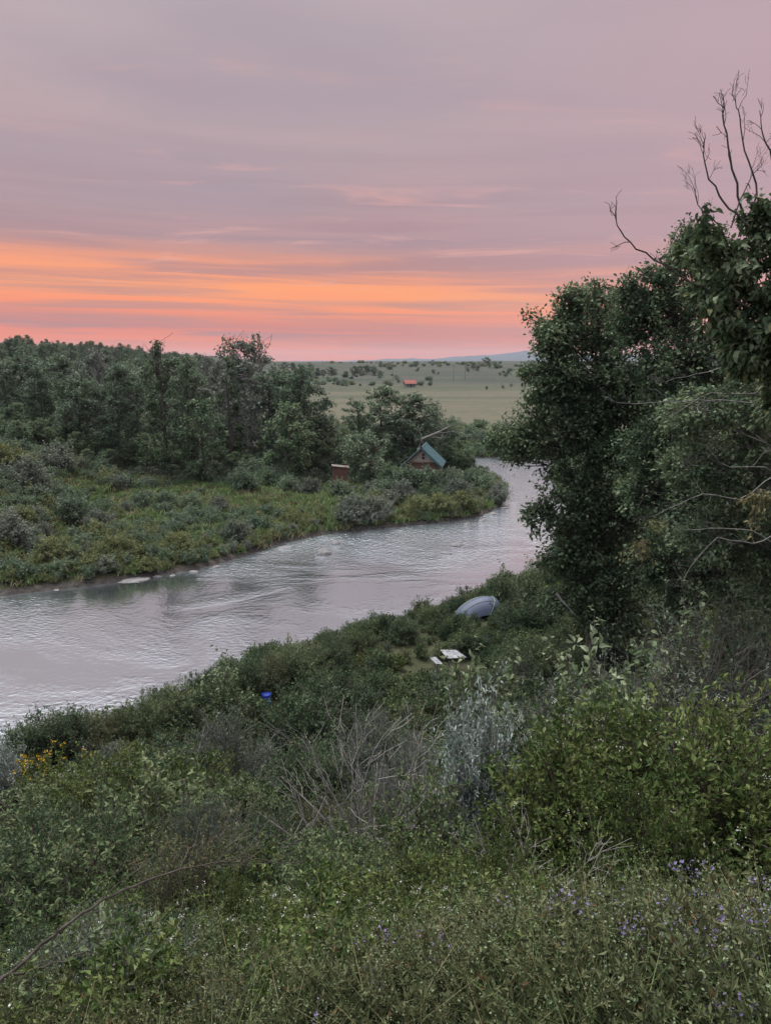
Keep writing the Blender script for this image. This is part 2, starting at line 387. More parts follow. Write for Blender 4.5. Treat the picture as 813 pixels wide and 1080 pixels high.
# mountain range (real relief, 7 km off)
def mountains():
    th = np.linspace(-1.2, 1.2, 700); D0 = 7200
    prof = np.interp(th/ (math.pi/180), [-70, -20, -2, 0.5, 3, 6, 8, 10.2, 11.5, 14, 25, 70], [0, 2, 12, 30, 26, 56, 66, 100, 50, 60, 70, 40])
    n = vnoise(th*60, th*0, 21, 5)
    top = CAM_Z + prof + n*7
    rows = []
    for k, (dr_, f) in enumerate([(-1500, 0), (-900, .35), (-400, .7), (0, 1), (700, .5), (1500, 0)]):
        r_ = D0 + dr_ + vnoise(th*40, th*0 + k, 7, 3)*120
        rows.append(np.stack([np.sin(th)*r_, np.cos(th)*r_, (top)*f + 2], 1))
    V = np.array(rows); k_, n_ = V.shape[:2]; ix = np.arange(k_*n_).reshape(k_, n_)
    F = np.stack([ix[:-1, :-1], ix[:-1, 1:], ix[1:, 1:], ix[1:, :-1]], -1).reshape(-1, 4)
    m, t, b = principled('mountain_mat', (.045, .06, .075), .95, .1)
    o = link('mountains', mesh_np('mountains', V.reshape(-1, 3), [F], m)); tag(o, 'blue mountain range on the horizon', kind='structure')
mountains()
# water: one sheet with ripples; the river bed lies under it
def water():
    m = bpy.data.materials.new('water_mat'); m.use_nodes = True; t = m.node_tree; t.nodes.clear()
    tcn = N(t, 'ShaderNodeTexCoord'); P_ = tcn.outputs['Object']
    mp1 = N(t, 'ShaderNodeMapping'); mp1.inputs['Rotation'].default_value = (0, 0, R(38)); mp1.inputs['Scale'].default_value = (1.0, 1.2, 1); t.links.new(P_, mp1.inputs[0])
    rip = noise(t, mp1.outputs[0], 3.0, 3, .55, .1)
    wav = noise(t, mp1.outputs[0], .6, 3, .5, .3)
    patch = noise(t, mp1.outputs[0], .085, 4, .55, 1.0)
    spn = N(t, 'ShaderNodeSeparateXYZ'); t.links.new(P_, spn.inputs[0])
    # faster, rougher water upstream beyond the shallows
    up = math_n(t, 'MULTIPLY', math_n(t, 'SUBTRACT', spn.outputs[1], 50.0), 1/14, clamp=True)
    ruf = math_n(t, 'ADD', math_n(t, 'MULTIPLY', ramp(t, patch, [(.42, 0.08), (.58, 1.0)]), .42), math_n(t, 'MULTIPLY', up, .9), clamp=True)
    hgt = math_n(t, 'ADD', math_n(t, 'MULTIPLY', rip, math_n(t, 'ADD', math_n(t, 'MULTIPLY', ruf, .30), .026)), math_n(t, 'MULTIPLY', wav, math_n(t, 'ADD', math_n(t, 'MULTIPLY', ruf, .20), .005)))
    bp = N(t, 'ShaderNodeBump', inp={'Strength': 1.0, 'Distance': .35}); t.links.new(hgt, bp.inputs['Height'])
    df = N(t, 'ShaderNodeBsdfDiffuse'); df.inputs[0].default_value = (.13, .14, .145, 1)
    t.links.new(mixc(t, ruf, (.05, .058, .060), (.27, .30, .34)), df.inputs[0])
    gl = N(t, 'ShaderNodeBsdfGlossy'); gl.inputs[0].default_value = (.90, .98, 1.0, 1); gl.inputs['Roughness'].default_value = .07
    t.links.new(bp.outputs[0], gl.inputs['Normal']); t.links.new(bp.outputs[0], df.inputs['Normal'])
    fr = N(t, 'ShaderNodeFresnel', inp={0: 1.9}); t.links.new(bp.outputs[0], fr.inputs['Normal'])
    fac = math_n(t, 'ADD', math_n(t, 'MULTIPLY', fr.outputs[0], .70), .58, clamp=True)
    mx = N(t, 'ShaderNodeMixShader'); t.links.new(fac, mx.inputs[0]); t.links.new(df.outputs[0], mx.inputs[1]); t.links.new(gl.outputs[0], mx.inputs[2])
    out = N(t, 'ShaderNodeOutputMaterial'); t.links.new(mx.outputs[0], out.inputs[0])
    V = [(-260, -60, 0), (140, -60, 0), (140, 220, 0), (-260, 220, 0)]
    o = link('river_water', mesh_np('river_water', V, [[[0, 1, 2, 3]]], m)); tag(o, 'rippled river reflecting the pink sky', kind='structure')
water()
# ------------------------------------------------------------------ plant builders (return two meshes: wood, leaves)
def foliage_from_sprays(S, E, r, leaf_per, leaf_len, wid, kind, droop=.2, tw_r=.006, sag=.05, lo=.25, spread=.05, K=4, seed=0, sides=3, size_var=.35, outward=.8, upj=.7, wob=.08):
    P = curve_pts(S, E, K, sag, r, wob)
    tv = tubes(P, np.linspace(1, .35, K)[None, :]*tw_r, sides)
    n = len(S)
    tt = r.uniform(lo, 1.02, (n, leaf_per))
    f = np.clip(tt, 0, .999)*(K - 1); i0 = f.astype(int); ff = (f - i0)[..., None]
    ar = np.arange(n)[:, None]
    B = P[ar, i0]*(1 - ff) + P[ar, np.minimum(i0 + 1, K - 1)]*ff
    B = B + r.normal(0, spread, B.shape)
    T = unit(E - S)[:, None, :]
    A = T*outward + r.normal(0, .75, B.shape) + np.array([0, 0, -droop])
    sz = leaf_len*(1 + r.uniform(-size_var, size_var, B.shape[:2]))
    LV, LF = leaves(B.reshape(-1, 3), A.reshape(-1, 3), sz.ravel(), wid, kind, seed + 5, jit=upj)
    return tv, (LV, LF)
def shrub_meshes(name, seed, H, Wd, stems, twigs, per, leaf_len, wid, kind, lmat, bmat='bark_twig', droop=.1, upright=.5, low=.05, stem_r=.012, spread=.03, twl=.22, ragged=.25, bare=False, kk=5):
    r = rng(seed)
    th = r.uniform(0, 2*np.pi, stems); rr_ = np.sqrt(r.uniform(0, 1, stems))
    env = 1 + vnoise(np.cos(th)*1.3 + seed, np.sin(th)*1.3, seed, 3)*ragged + r.normal(0, ragged*.3, stems)
    hh = (low + (1 - low)*np.sqrt(np.clip(1 - rr_**2*(1 - .15*upright), 0, 1)))*r.uniform(.55, 1.0, stems)**.6
    E = np.stack([np.cos(th)*rr_*Wd/2*env, np.sin(th)*rr_*Wd/2*env, hh*H*(1 + (env - 1)*.6)], 1)
    S = np.stack([np.cos(th)*rr_*Wd*.10, np.sin(th)*rr_*Wd*.10, np.full(stems, -.08)], 1)
    P = curve_pts(S, E, kk, 0, r, .05)
    t = np.linspace(0, 1, kk)[None, :, None]
    bow = (t**(1 + upright) - t)                     # stems leave upright, then arch outward
    P[..., :2] += bow*(E - S)[:, None, :2]
    g = Geo(); tv = tubes(P, np.linspace(1, .3, kk)[None, :]*stem_r*r.uniform(.5, 1.2, (stems, 1)), 4); g.add(tv[0], [tv[1]])
    tt = r.uniform(.25, 1, (stems, twigs)); f = np.clip(tt, 0, .999)*(kk - 1); i0 = f.astype(int); ff = (f - i0)[..., None]; ar = np.arange(stems)[:, None]
    TS = (P[ar, i0]*(1 - ff) + P[ar, i0 + 1]*ff)
    outd = unit(TS*np.array([1, 1, .6]) + r.normal(0, .12, TS.shape)*H) + r.normal(0, .55, TS.shape) + np.array([0, 0, .25 + upright*.5])
    TE = TS + unit(outd)*H*twl*r.uniform(.4, 1.15, (stems, twigs, 1))
    TE[..., 2] = np.maximum(TE[..., 2], .03)
    tw, lv = foliage_from_sprays(TS.reshape(-1, 3), TE.reshape(-1, 3), r, max(per, 1), leaf_len, wid, kind, droop, stem_r*.35, .05, .15, spread, 4, seed)
    g.add(tw[0], [tw[1]])
    if bare:  # finer side twigs
        TE_, TS_ = TE.reshape(-1, 3), TS.reshape(-1, 3)
        for q in range(3):
            a_ = r.uniform(.3, .9, (len(TS_), 1)); s_ = TS_*(1 - a_) + TE_*a_
            e_ = s_ + (unit(TE_ - TS_) + r.normal(0, .45, TS_.shape))*H*twl*.45
            tv2 = tubes(curve_pts(s_, e_, 3, .03, r), stem_r*.2, 3); g.add(tv2[0], [tv2[1]])
    wood = g.mesh(name + '_stems', MAT[bmat])
    lg = Geo(); lg.add(lv[0], lv[1]); lm = lg.mesh(name + '_leaves', MAT[lmat])
    return wood, lm
def tree_meshes(name, seed, H, lobes, trunk_r, twigs, per, leaf_len, wid, kind, lmat, bmat='bark_dark', trunk_top=.8, base=(0, 0), lean=(0, 0), spread=.12, tw_r=.012, droop=.25, shell=.45, clump=1, twl=None, extra=None, kk=4):
    """lobes: list of (x,y,z,r) or (x,y,z,rx,ry,rz) crown masses in local metres"""
    r = rng(seed); g = Geo(); lg = Geo()
    K = 9; tz = np.linspace(-.3, H*trunk_top, K); q = tz/H
    TP = np.stack([base[0] + lean[0]*q + np.cumsum(r.normal(0, .012*H, K))*.5, base[1] + lean[1]*q + np.cumsum(r.normal(0, .012*H, K))*.5, tz], 1)
    tv = tubes(TP[None], (trunk_r*np.interp(q, [-.1, 0, .06, 1], [1.5, 1.35, 1, .15]))[None], 9); g.add(tv[0], [tv[1]])
    for lb in lobes:
        c = np.array(lb[:3], float); rad = np.array([lb[3]]*3 if len(lb) == 4 else lb[3:6], float)
        hz = max(.12*H, min(c[2] - .35*np.hypot(c[0], c[1]) - .3*rad[2], H*trunk_top*.97))
        s = np.array([np.interp(hz, tz, TP[:, 0]), np.interp(hz, tz, TP[:, 1]), hz])
        Pl = curve_pts(s[None], c[None], 6, .06, r, .05)
        rl = max(.012, trunk_r*.42*min(1, rad.mean()/(.16*H)))
        tv = tubes(Pl, np.linspace(1, .35, 6)[None]*rl, 6); g.add(tv[0], [tv[1]])
        nt_ = max(4, int(twigs*(rad.mean()**2)))
        nc_ = max(3, nt_//(14 if nt_ > 350 else 4)); cdir = unit(r.normal(0, 1, (nc_, 3)) + np.array([0, 0, .15])); cu = r.uniform(shell + .15, 1.08, (nc_, 1)); ci = r.integers(0, nc_, nt_)
        dv = unit(cdir[ci] + r.normal(0, .24, (nt_, 3))*np.array([1, 1, .6]))
        u_ = (cu[ci]*r.uniform(.78, 1.05, (nt_, 1)))*(1 + vnoise(dv[:, 0]*2 + c[0], dv[:, 1]*2 + c[2], seed, 3)*.6)[:, None]
        u_ = np.where(r.uniform(0, 1, (nt_, 1)) < .10, u_*1.28, u_)
        E = c + dv*rad*u_
        k_ = r.integers(2, 6, nt_); S0 = Pl[0][k_]
        m_ = r.uniform(.35, .75, (nt_, 1)); S = S0*(1 - m_) + E*m_
        # secondary limbs (only some, enough to show through gaps)
        sel = r.uniform(0, 1, nt_) < .35
        if sel.any():
            tv = tubes(curve_pts(S0[sel], S[sel], 4, .04, r, .07), np.linspace(1, .6, 4)[None]*tw_r*1.8, 4); g.add(tv[0], [tv[1]])
        tw, lv = foliage_from_sprays(S, E, r, per, leaf_len, wid, kind, droop, tw_r, .06, .2, spread, 4, seed + int(abs(c[0])*10) + int(c[2]*7))
        g.add(tw[0], [tw[1]]); lg.add(lv[0], lv[1])
    if extra: extra(g, lg, r)
    return g.mesh(name + '_trunk', MAT[bmat]), lg.mesh(name + '_crown', MAT[lmat])
def auto_lobes(seed, H, Wd, n, lo=.22, shape='round'):
    r = rng(seed); L = []
    for i in range(n):
        q = lo + (1 - lo)*((i + .5)/n); a = i*2.4 + r.uniform(-.5, .5)
        if shape == 'round': w = math.sin(math.pi*min(1, max(0, (q - lo)/(1 - lo)*.86 + .13)))**.6
        elif shape == 'cone': w = (1.02 - q)**.75*1.1
        else: w = .55 + .25*math.sin(q*9 + seed)
        rr_ = r.uniform(.35, .8)*w*Wd/2
        rad = Wd*.5*r.uniform(.34, .52)*(.55 + .45*w)
        L.append((math.cos(a)*rr_, math.sin(a)*rr_, min(q*H, H - rad*.8), rad, rad, rad*r.uniform(.75, 1.15)))
    return L
# ------------------------------------------------------------------ prototypes of far trees
PT = {}
def far_proto(key, seed, H, Wd, n, lmat, shape='round', lo=.2, leaf=.26, dens=24, per=9, bmat='bark_dark', dead=False):
    def extra(g, lg, r):
        if dead:
            nb = 9; s = np.stack([r.normal(0, .25, nb), r.normal(0, .25, nb), r.uniform(.62, .85, nb)*H], 1)
            e = s + np.stack([r.normal(0, 1.2, nb), r.normal(0, 1.2, nb), r.uniform(1.5, 3.0, nb)], 1)
            P = curve_pts(s, e, 5, .05, r, .08); tv = tubes(P, np.linspace(.07, .02, 5)[None], 4); g.add(tv[0], [tv[1]])
            for q in range(5):
                a_ = r.uniform(.4, 1, (nb, 1)); s2 = s*(1 - a_) + e*a_; e2 = s2 + r.normal(0, .5, (nb, 3)) + np.array([0, 0, .5])
                tv = tubes(curve_pts(s2, e2, 4, 0, r), .02, 3); g.add(tv[0], [tv[1]])
    w, l = tree_meshes('far_' + key, seed, H, auto_lobes(seed, H, Wd, n, lo, shape), .22, dens, per, leaf, .62, 'card', lmat, bmat, spread=.14, tw_r=.02, extra=extra)
    PT[key] = (w, l, H, Wd)
far_proto('broad', 11, 15, 8.6, 19, 'leaf_far')
far_proto('wide', 12, 13, 9.4, 18, 'leaf_far', lo=.18)
far_proto('tall', 13, 16, 5.6, 18, 'leaf_far', shape='col', lo=.12)
far_proto('ragged', 14, 15, 6.0, 15, 'leaf_dark', shape='cone', lo=.08, dens=20, dead=True)
far_proto('grey', 15, 12, 8.5, 15, 'leaf_far_grey', lo=.15, bmat='bark_grey', dead=True, dens=18)
far_proto('light', 16, 9, 6.0, 13, 'leaf_far_light', lo=.10)
far_proto('bushy', 17, 6, 6.5, 10, 'leaf_far', lo=.15)
far_proto('spire', 18, 14, 4.2, 14, 'leaf_dark', shape='cone', lo=.05)
def put_tree(key, x, y, H, label, name='tree', cat='tree', group=None, rz=None, wf=1.0):
    w, l, H0, W0 = PT[key]
    s = H/H0
    t_ = thing(name, (x, y, g1(x, y)), label, cat, group, rz if rz is not None else (x*7.3 + y*3.1) % 6.28, (s*wf, s*wf, s))
    link('trunk', w, t_); link('crown', l, t_)
    return t_
def tree_px(key, px, D, top, label, **kw):
    """stand a tree at picture column px, distance D, with its top seen at row top"""
    p = atd(px, top, D); z = g1(p[0], D)
    return put_tree(key, p[0], D, max(2.0, p[2] - z), label, **kw)
GW = 'trees of the wood across the river'
wood = [
 ('ragged', 166, 94, 358, 'tall dark ragged cottonwood with twiggy broken top at left end of the clearing', 1.05),
 ('broad', 122, 99, 384, 'broad grey-green cottonwood just left of the tall ragged one', 1.0),
 ('wide', 82, 101, 394, 'wide cottonwood rising behind the shrubby slope on the far bank', 1.0),
 ('broad', 40, 104, 386, 'bushy cottonwood high on the far slope, second from the left edge', 1.0),
 ('tall', 4, 104, 378, 'narrow cottonwood cut by the left edge of the photo', 1.2),
 ('light', 212, 93, 420, 'young yellow-green tree standing at the edge of the grassy clearing', 1.0),
 ('broad', 196, 104, 374, 'full cottonwood behind the yellow-green young tree', .9),
 ('spire', 240, 100, 372, 'dark spire-shaped tree at the back of the clearing', 1.2),
 ('grey', 262, 106, 358, 'grey half-dead cottonwood with bare twigs poking above the wood', 1.05),
 ('tall', 285, 101, 388, 'slender leafy cottonwood right of the half-dead one', 1.1),
 ('broad', 316, 99, 386, 'rounded cottonwood at the right end of the tall wood', 1.25),
 ('spire', 326, 94, 402, 'dark narrow tree in front of the rounded cottonwood', 1.2),
 ('light', 303, 92, 424, 'paler low-branched tree at the right back of the clearing', 1.1),
 ('bushy', 345, 101, 440, 'low bushy tree leaning over the red shed', 1.0),
 ('tall', 376, 96, 420, 'upright cottonwood behind the gap beside the red shed', 1.7),
 ('broad', 403, 100, 406, 'tallest cottonwood of the clump behind the cabin', 1.45),
 ('broad', 436, 99, 414, 'spreading cottonwood directly behind the cabin roof', 1.5),
 ('wide', 462, 104, 436, 'last low cottonwood of the clump where the river reappears', 1.25),
 ('wide', 20, 128, 372, 'cottonwood on the hillside behind the left edge trees', 1.0),
 ('broad', 62, 128, 374, 'hillside cottonwood behind the wide one on the slope', 1.0),
 ('grey', 102, 126, 372, 'pale grey hillside cottonwood between two greener ones', 1.1),
 ('wide', 142, 124, 380, 'rounded hillside cottonwood just left behind the ragged one', 1.0),
 ('broad', 182, 126, 376, 'hillside cottonwood just right behind the ragged one', 1.0),
 ('grey', 224, 124, 380, 'greyish cottonwood behind the dark spire', 1.0),
 ('broad', 252, 126, 384, 'cottonwood filling the back row below the half-dead top', 1.0),
 ('wide', 292, 120, 388, 'wide back-row cottonwood near the end of the tall wood', .9),
 ('bushy', 385, 88, 455, 'dark bushy tree between the red shed and the cabin', 1.0),
]
for k_, px, D, top, lab, wf in wood: tree_px(k_, px, D*.90 if px < 350 else D*.95, top, lab, name='cottonwood_tree', group=GW, wf=wf)
# ------------------------------------------------------------------ scattered stuff through geometry nodes
def proto_collection(name, objs):
    c = bpy.data.collections.new(name)
    for nm, parts in objs:
        # one mesh per prototype: wood + leaves joined
        c.objects.link(bpy.data.objects.new(nm, parts))
    return c
def join_meshes(name, a, b_):
    """a, b_ meshes -> one mesh with two materials"""
    out = Geo()
    for mi, me in enumerate((a, b_)):
        V = np.empty(len(me.vertices)*3, np.float32); me.vertices.foreach_get('co', V); V = V.reshape(-1, 3)
        tot = np.empty(len(me.polygons), np.int32); me.polygons.foreach_get('loop_total', tot)
        st = np.empty(len(me.polygons), np.int32); me.polygons.foreach_get('loop_start', st)
        li = np.empty(len(me.loops), np.int32); me.loops.foreach_get('vertex_index', li)
        fs = [li[st[tot == k][:, None] + np.arange(k)] for k in np.unique(tot)]
        out.add(V, fs, mi)
    return out.mesh(name, [a.materials[0], b_.materials[0]])
def scatter(name, pts, rot, scl, coll, label, seed=0, category=None, pick=None):
    me = bpy.data.meshes.new(name); n = len(pts)
    me.vertices.add(n); me.vertices.foreach_set('co', np.asarray(pts, np.float32).ravel())
    at_ = me.attributes.new('rot', 'FLOAT_VECTOR', 'POINT'); at_.data.foreach_set('vector', np.asarray(rot, np.float32).ravel())
    at_ = me.attributes.new('scl', 'FLOAT_VECTOR', 'POINT'); at_.data.foreach_set('vector', np.asarray(scl, np.float32).ravel())
    at_ = me.attributes.new('pick', 'INT', 'POINT'); at_.data.foreach_set('value', (rng(seed).integers(0, len(coll.objects), n) if pick is None else pick).astype(np.int32))
    o = link(name, me); tag(o, label, category, kind='stuff')
    ng = bpy.data.node_groups.new(name, 'GeometryNodeTree')
    ng.interface.new_socket('Geometry', in_out='INPUT', socket_type='NodeSocketGeometry'); ng.interface.new_socket('Geometry', in_out='OUTPUT', socket_type='NodeSocketGeometry')
    gi = ng.nodes.new('NodeGroupInput'); go = ng.nodes.new('NodeGroupOutput'); ip = ng.nodes.new('GeometryNodeInstanceOnPoints'); ci = ng.nodes.new('GeometryNodeCollectionInfo')
    ci.inputs['Collection'].default_value = coll; ci.inputs['Separate Children'].default_value = True; ci.inputs['Reset Children'].default_value = True
    ip.inputs['Pick Instance'].default_value = True
    def na(nm, ty):
        q = ng.nodes.new('GeometryNodeInputNamedAttribute'); q.data_type = ty; q.inputs['Name'].default_value = nm; return q.outputs['Attribute']
    L = ng.links.new
    L(gi.outputs[0], ip.inputs['Points']); L(ci.outputs[0], ip.inputs['Instance']); L(na('pick', 'INT'), ip.inputs['Instance Index'])
    L(na('rot', 'FLOAT_VECTOR'), ip.inputs['Rotation']); L(na('scl', 'FLOAT_VECTOR'), ip.inputs['Scale']); L(ip.outputs[0], go.inputs[0])
    mod = o.modifiers.new('scatter', 'NODES'); mod.node_group = ng
    return o
def rnd_rot(n, r, tilt=.12): return np.stack([r.normal(0, tilt, n), r.normal(0, tilt, n), r.uniform(0, 6.283, n)], 1)
# -- wooded hillside behind (reads as one mass)
cw = bpy.data.collections.new('wood_protos')
for k_ in ('broad', 'wide', 'grey', 'bushy', 'light'):
    cw.objects.link(bpy.data.objects.new('p_' + k_, join_meshes('pj_' + k_, PT[k_][0], PT[k_][1])))
r = rng(50); n = 5200
x = r.uniform(-330, 30, n); y = r.uniform(104, 400, n)
dens = vnoise(x/30, y/30, 9)
colx = x/y*F_PX + CX
ok = (x < -16 - (y - 112)*.22) & (dens > -.45) & (y > 106) & (seg_dist(x, y, BL) > 8) & (seg_dist(x, y, BR) > 8) & ~inside(x, y, POLY)
ok &= (r.uniform(0, 1, n) < .55)
x, y = x[ok], y[ok]; z = ground(x, y); s = r.uniform(.55, .95, len(x))*np.where(y > 220, .62, .8)
scatter('hillside_wood', np.stack([x, y, z], 1), rnd_rot(len(x), r, .03), np.stack([s, s, s], 1), cw, 'dense wood of grey-green trees covering the hillside across the river')
# ------------------------------------------------------------------ understorey prototypes
def clump(name, seed, H, Wd, stems, twigs, per, ll, wid, kind, lm, **kw):
    a_, b_ = shrub_meshes(name, seed, H, Wd, stems, twigs, per, ll, wid, kind, lm, **kw); return join_meshes(name, a_, b_)
def coll_of(name, meshes):
    c = bpy.data.collections.new(name)
    for i, me in enumerate(meshes): c.objects.link(bpy.data.objects.new('%s_%02d' % (name, i), me))
    return c
far_shrubs = coll_of('far_shrub_protos', [
    clump('fs0', 70, 1.4, 2.0, 60, 4, 7, .15, .5, 'card', 'leaf_far_olive', spread=.06),
    clump('fs1', 71, 1.6, 2.2, 60, 4, 7, .16, .5, 'card', 'leaf_far_grey', spread=.06, upright=.8),
    clump('fs2', 72, 1.5, 2.1, 60, 4, 7, .16, .5, 'card', 'leaf_far', spread=.06),
    clump('fs3', 73, 1.2, 2.0, 60, 4, 7, .15, .5, 'card', 'leaf_far_light', spread=.06)])
r = rng(60); n = 15000
x = r.uniform(-75, 36, n); y = r.uniform(36, 125, n)
dl = seg_dist(x, y, BL); dr = seg_dist(x, y, BR); ins = inside(x, y, POLY)
clear = ((x + 15)/14)**2 + ((y - 73.5)/7.0)**2 < 1       # grassy clearing
clear |= ((x + 33)/8)**2 + ((y - 62)/3)**2 < .0
cab = np.hypot(x - 3.6, y - 84) < 3.0
pat = vnoise(x/5, y/5, 4)
ok = ~ins & (dl > .5) & (dr > .6) & (~clear | (r.uniform(0, 1, n) < .04)) & ~cab & ~((dr < dl) & (y < 52))
ok &= (pat > -.25) | (dl < 3.5)
x, y = x[ok], y[ok]; z = ground(x, y); dl = dl[ok]
s = r.uniform(.35, .85, len(x))*np.interp(dl, [0, 3, 8, 20], [.55, .8, .9, 1.05])*np.where(pat[ok] > .15, 1.15, .85)
pk = np.clip(((vnoise(x/7, y/7, 8) + 1)/2*4 + r.normal(0, .8, len(x))), 0, 3.99).astype(int)
pk = np.where((pk == 1) & (r.uniform(0, 1, len(x)) < .65), r.integers(2, 4, len(x)), pk)
pk = np.where((dl < 6) & (r.uniform(0, 1, len(x)) < .35), 0, pk)
scatter('riverside_brush', np.stack([x, y, z], 1), rnd_rot(len(x), r), np.stack([s*1.1, s*1.1, s*1.25], 1), far_shrubs, 'low brush and weeds covering the far river bank', pick=pk)
def grass_tuft(name, seed, n, H, spread, mat, w=.012, curl=.35):
    r = rng(seed); g = Geo()
    th = r.uniform(0, 6.283, n); rr_ = np.abs(r.normal(0, spread, n)); P = np.stack([np.cos(th)*rr_, np.sin(th)*rr_, np.zeros(n)], 1)
    h = H*r.uniform(.5, 1.15, n); lean_ = r.normal(0, curl, (n, 2))
    K = 4; t_ = np.linspace(0, 1, K)
    C = P[:, None, :] + np.stack([lean_[:, None, 0]*h[:, None]*t_**1.9, lean_[:, None, 1]*h[:, None]*t_**1.9, h[:, None]*t_*(1 - .12*t_)], -1)
    side = np.stack([-np.sin(th*3), np.cos(th*3), np.zeros(n)], 1)[:, None, :]*(w*np.array([1, .9, .6, .12])[None, :, None])
    V = np.stack([C - side, C + side], 2).reshape(-1, 3)
    ix = np.arange(n*K*2).reshape(n, K, 2)
    F = np.stack([ix[:, :-1, 0], ix[:, :-1, 1], ix[:, 1:, 1], ix[:, 1:, 0]], -1).reshape(-1, 4)
    g.add(V, [F]); return g.mesh(name, MAT[mat])
far_grass = coll_of('far_grass_protos', [grass_tuft('fg0', 1, 60, .6, .35, 'grass_green', .03), grass_tuft('fg1', 2, 60, .5, .35, 'grass_blade', .03)])
r = rng(61); n = 16000
x = r.uniform(-70, 30, n); y = r.uniform(38, 118, n)
dl = seg_dist(x, y, BL); ins = inside(x, y, POLY); dr = seg_dist(x, y, BR)
ok = ~ins & (dl > .4) & ((dr > dl) | (y > 60)) & (dr > .4)
x, y = x[ok], y[ok]; s = r.uniform(.6, 1.2, len(x)); pk = (r.uniform(0, 1, len(x)) < .35).astype(int)
scatter('far_bank_grass', np.stack([x, y, ground(x, y)], 1), rnd_rot(len(x), r), np.stack([s*1.3, s*1.3, s], 1), far_grass, 'grass of the clearing and the far bank', pick=pk)
# thicket along the foot of the wood
r = rng(64); n = 1500
x = r.uniform(-75, 12, n); y = r.uniform(78, 122, n)
ok = (y > 84 + 2*vnoise(x/6, y/6, 2)) & (seg_dist(x, y, BL) > 1.5) & (seg_dist(x, y, BR) > 1.5) & ~inside(x, y, POLY) & (np.hypot(x - 3.6, y - 83) > 5) & (~((x > -3) & (y < 90)))
x, y = x[ok], y[ok]; s = r.uniform(.28, .6, len(x))
ct = bpy.data.collections.new('thicket_protos')
for o_ in ('p_bushy', 'p_light'): ct.objects.link(bpy.data.objects.new('t' + o_, cw.objects[o_].data))
scatter('thicket', np.stack([x, y, ground(x, y) - .3], 1), rnd_rot(len(x), r, .05), np.stack([s, s, s*.8], 1), ct, 'leafy thicket filling the foot of the wood across the river')
# -- near slope undergrowth
near_cl = coll_of('near_clump_protos', [
    clump('nc0', 80, .8, .95, 34, 6, 7, .070, .55, 'rhomb', 'leaf_mid', spread=.02, stem_r=.006),
    clump('nc1', 81, .9, .90, 34, 6, 7, .066, .5, 'rhomb', 'leaf_dark', spread=.02, stem_r=.006),
    clump('nc2', 82, .75, .9, 30, 6, 8, .065, .32, 'rhomb', 'leaf_grey', spread=.02, stem_r=.006, upright=.9),
    clump('nc3', 83, .7, .9, 30, 6, 7, .066, .5, 'rhomb', 'leaf_olive', spread=.02, stem_r=.006),
    clump('nc4', 84, .65, .9, 30, 5, 7, .085, .5, 'rhomb', 'leaf_bright', spread=.02, stem_r=.006)])
close_cl = coll_of('close_clump_protos', [
    clump('cc0', 180, 1.0, 1.1, 46, 8, 9, .044, .55, 'rhomb', 'leaf_mid', spread=.018, stem_r=.005),
    clump('cc1', 181, 1.0, 1.0, 46, 8, 9, .042, .5, 'rhomb', 'leaf_dark', spread=.018, stem_r=.005),
    clump('cc2', 182, .9, .9, 40, 8, 9, .050, .28, 'rhomb', 'leaf_grey', spread=.018, stem_r=.005, upright=.9),
    clump('cc3', 183, .9, 1.0, 44, 8, 9, .040, .45, 'rhomb', 'leaf_olive', spread=.018, stem_r=.005),
    clump('cc4', 184, .9, 1.2, 36, 8, 8, .062, .52, 'rhomb', 'leaf_bright', spread=.02, stem_r=.005),
    clump('cc5', 185, .9, 1.1, 20, 6, 7, .085, .5, 'broad', 'leaf_sapling', spread=.02, stem_r=.006, droop=.6)])
def polar_pts(n, r, d0, d1, a0=-1.0, a1=1.0, pw=1.0):
    """n points, density falling with distance"""
    q = r.uniform(0, 1, n); D = (d0**(1-.0) * (d1/d0)**(q**pw)); A = r.uniform(a0, a1, n)
    return D*np.sin(A), D*np.cos(A), D
BAR = hit(281, 746)
r = rng(62); n = 15000
D = np.sqrt(r.uniform(3.2**2, 52**2, n)); A_ = r.uniform(-1.05, 1.05, n); x, y = D*np.sin(A_), D*np.cos(A_)
dr = seg_dist(x, y, BR); dl = seg_dist(x, y, BL); ins = inside(x, y, POLY)
glade = ((x + 0.0)/3.2)**2 + ((y - 33.0)/2.2)**2 < 1
camp = (np.hypot(x - 4.4, y - 37.6) < 1.6) | (np.hypot(x - 2.6, y - 30.3) < 1.7)
ok = ~ins & (dr < dl) & (dr > .35) & ~(glade & (r.uniform(0, 1, len(x)) < .8)) & ~camp & (np.hypot(x - BAR[0], y - BAR[1]) > .75) & ~((np.abs(x - BAR[0]*y/BAR[1]) < .5) & (y < BAR[1]) & (y > BAR[1] - 4.0)) & (np.hypot(x + 3.1, y - 20.5) > .1)
x, y, D = x[ok], y[ok], D[ok]
mound = vnoise(x/1.7, y/1.7, 31, 3)
keep = (mound > np.where(D < 14, -.16, -.34)) | (D > 24); x, y, D, mound = x[keep], y[keep], D[keep], mound[keep]
s = r.uniform(.6, 1.25, len(x))*np.interp(D, [3, 6, 12, 30, 50], [.66, .70, .78, .95, 1.1])*(1 + .9*mound)
s = np.where((D < 4.6), s*.75, s)
pk = np.clip(((vnoise(x/4.5, y/4.5, 18) + 1)/2*5 + r.normal(0, .9, len(x))), 0, 4.99).astype(int)
pk = np.where((pk == 2) & (r.uniform(0, 1, len(x)) < .6), np.where(D < 12, 4, 0), pk)
pk = np.where((pk == 4) & (D > 16) & (r.uniform(0, 1, len(x)) < .7), 1, pk)
cl = D < 13
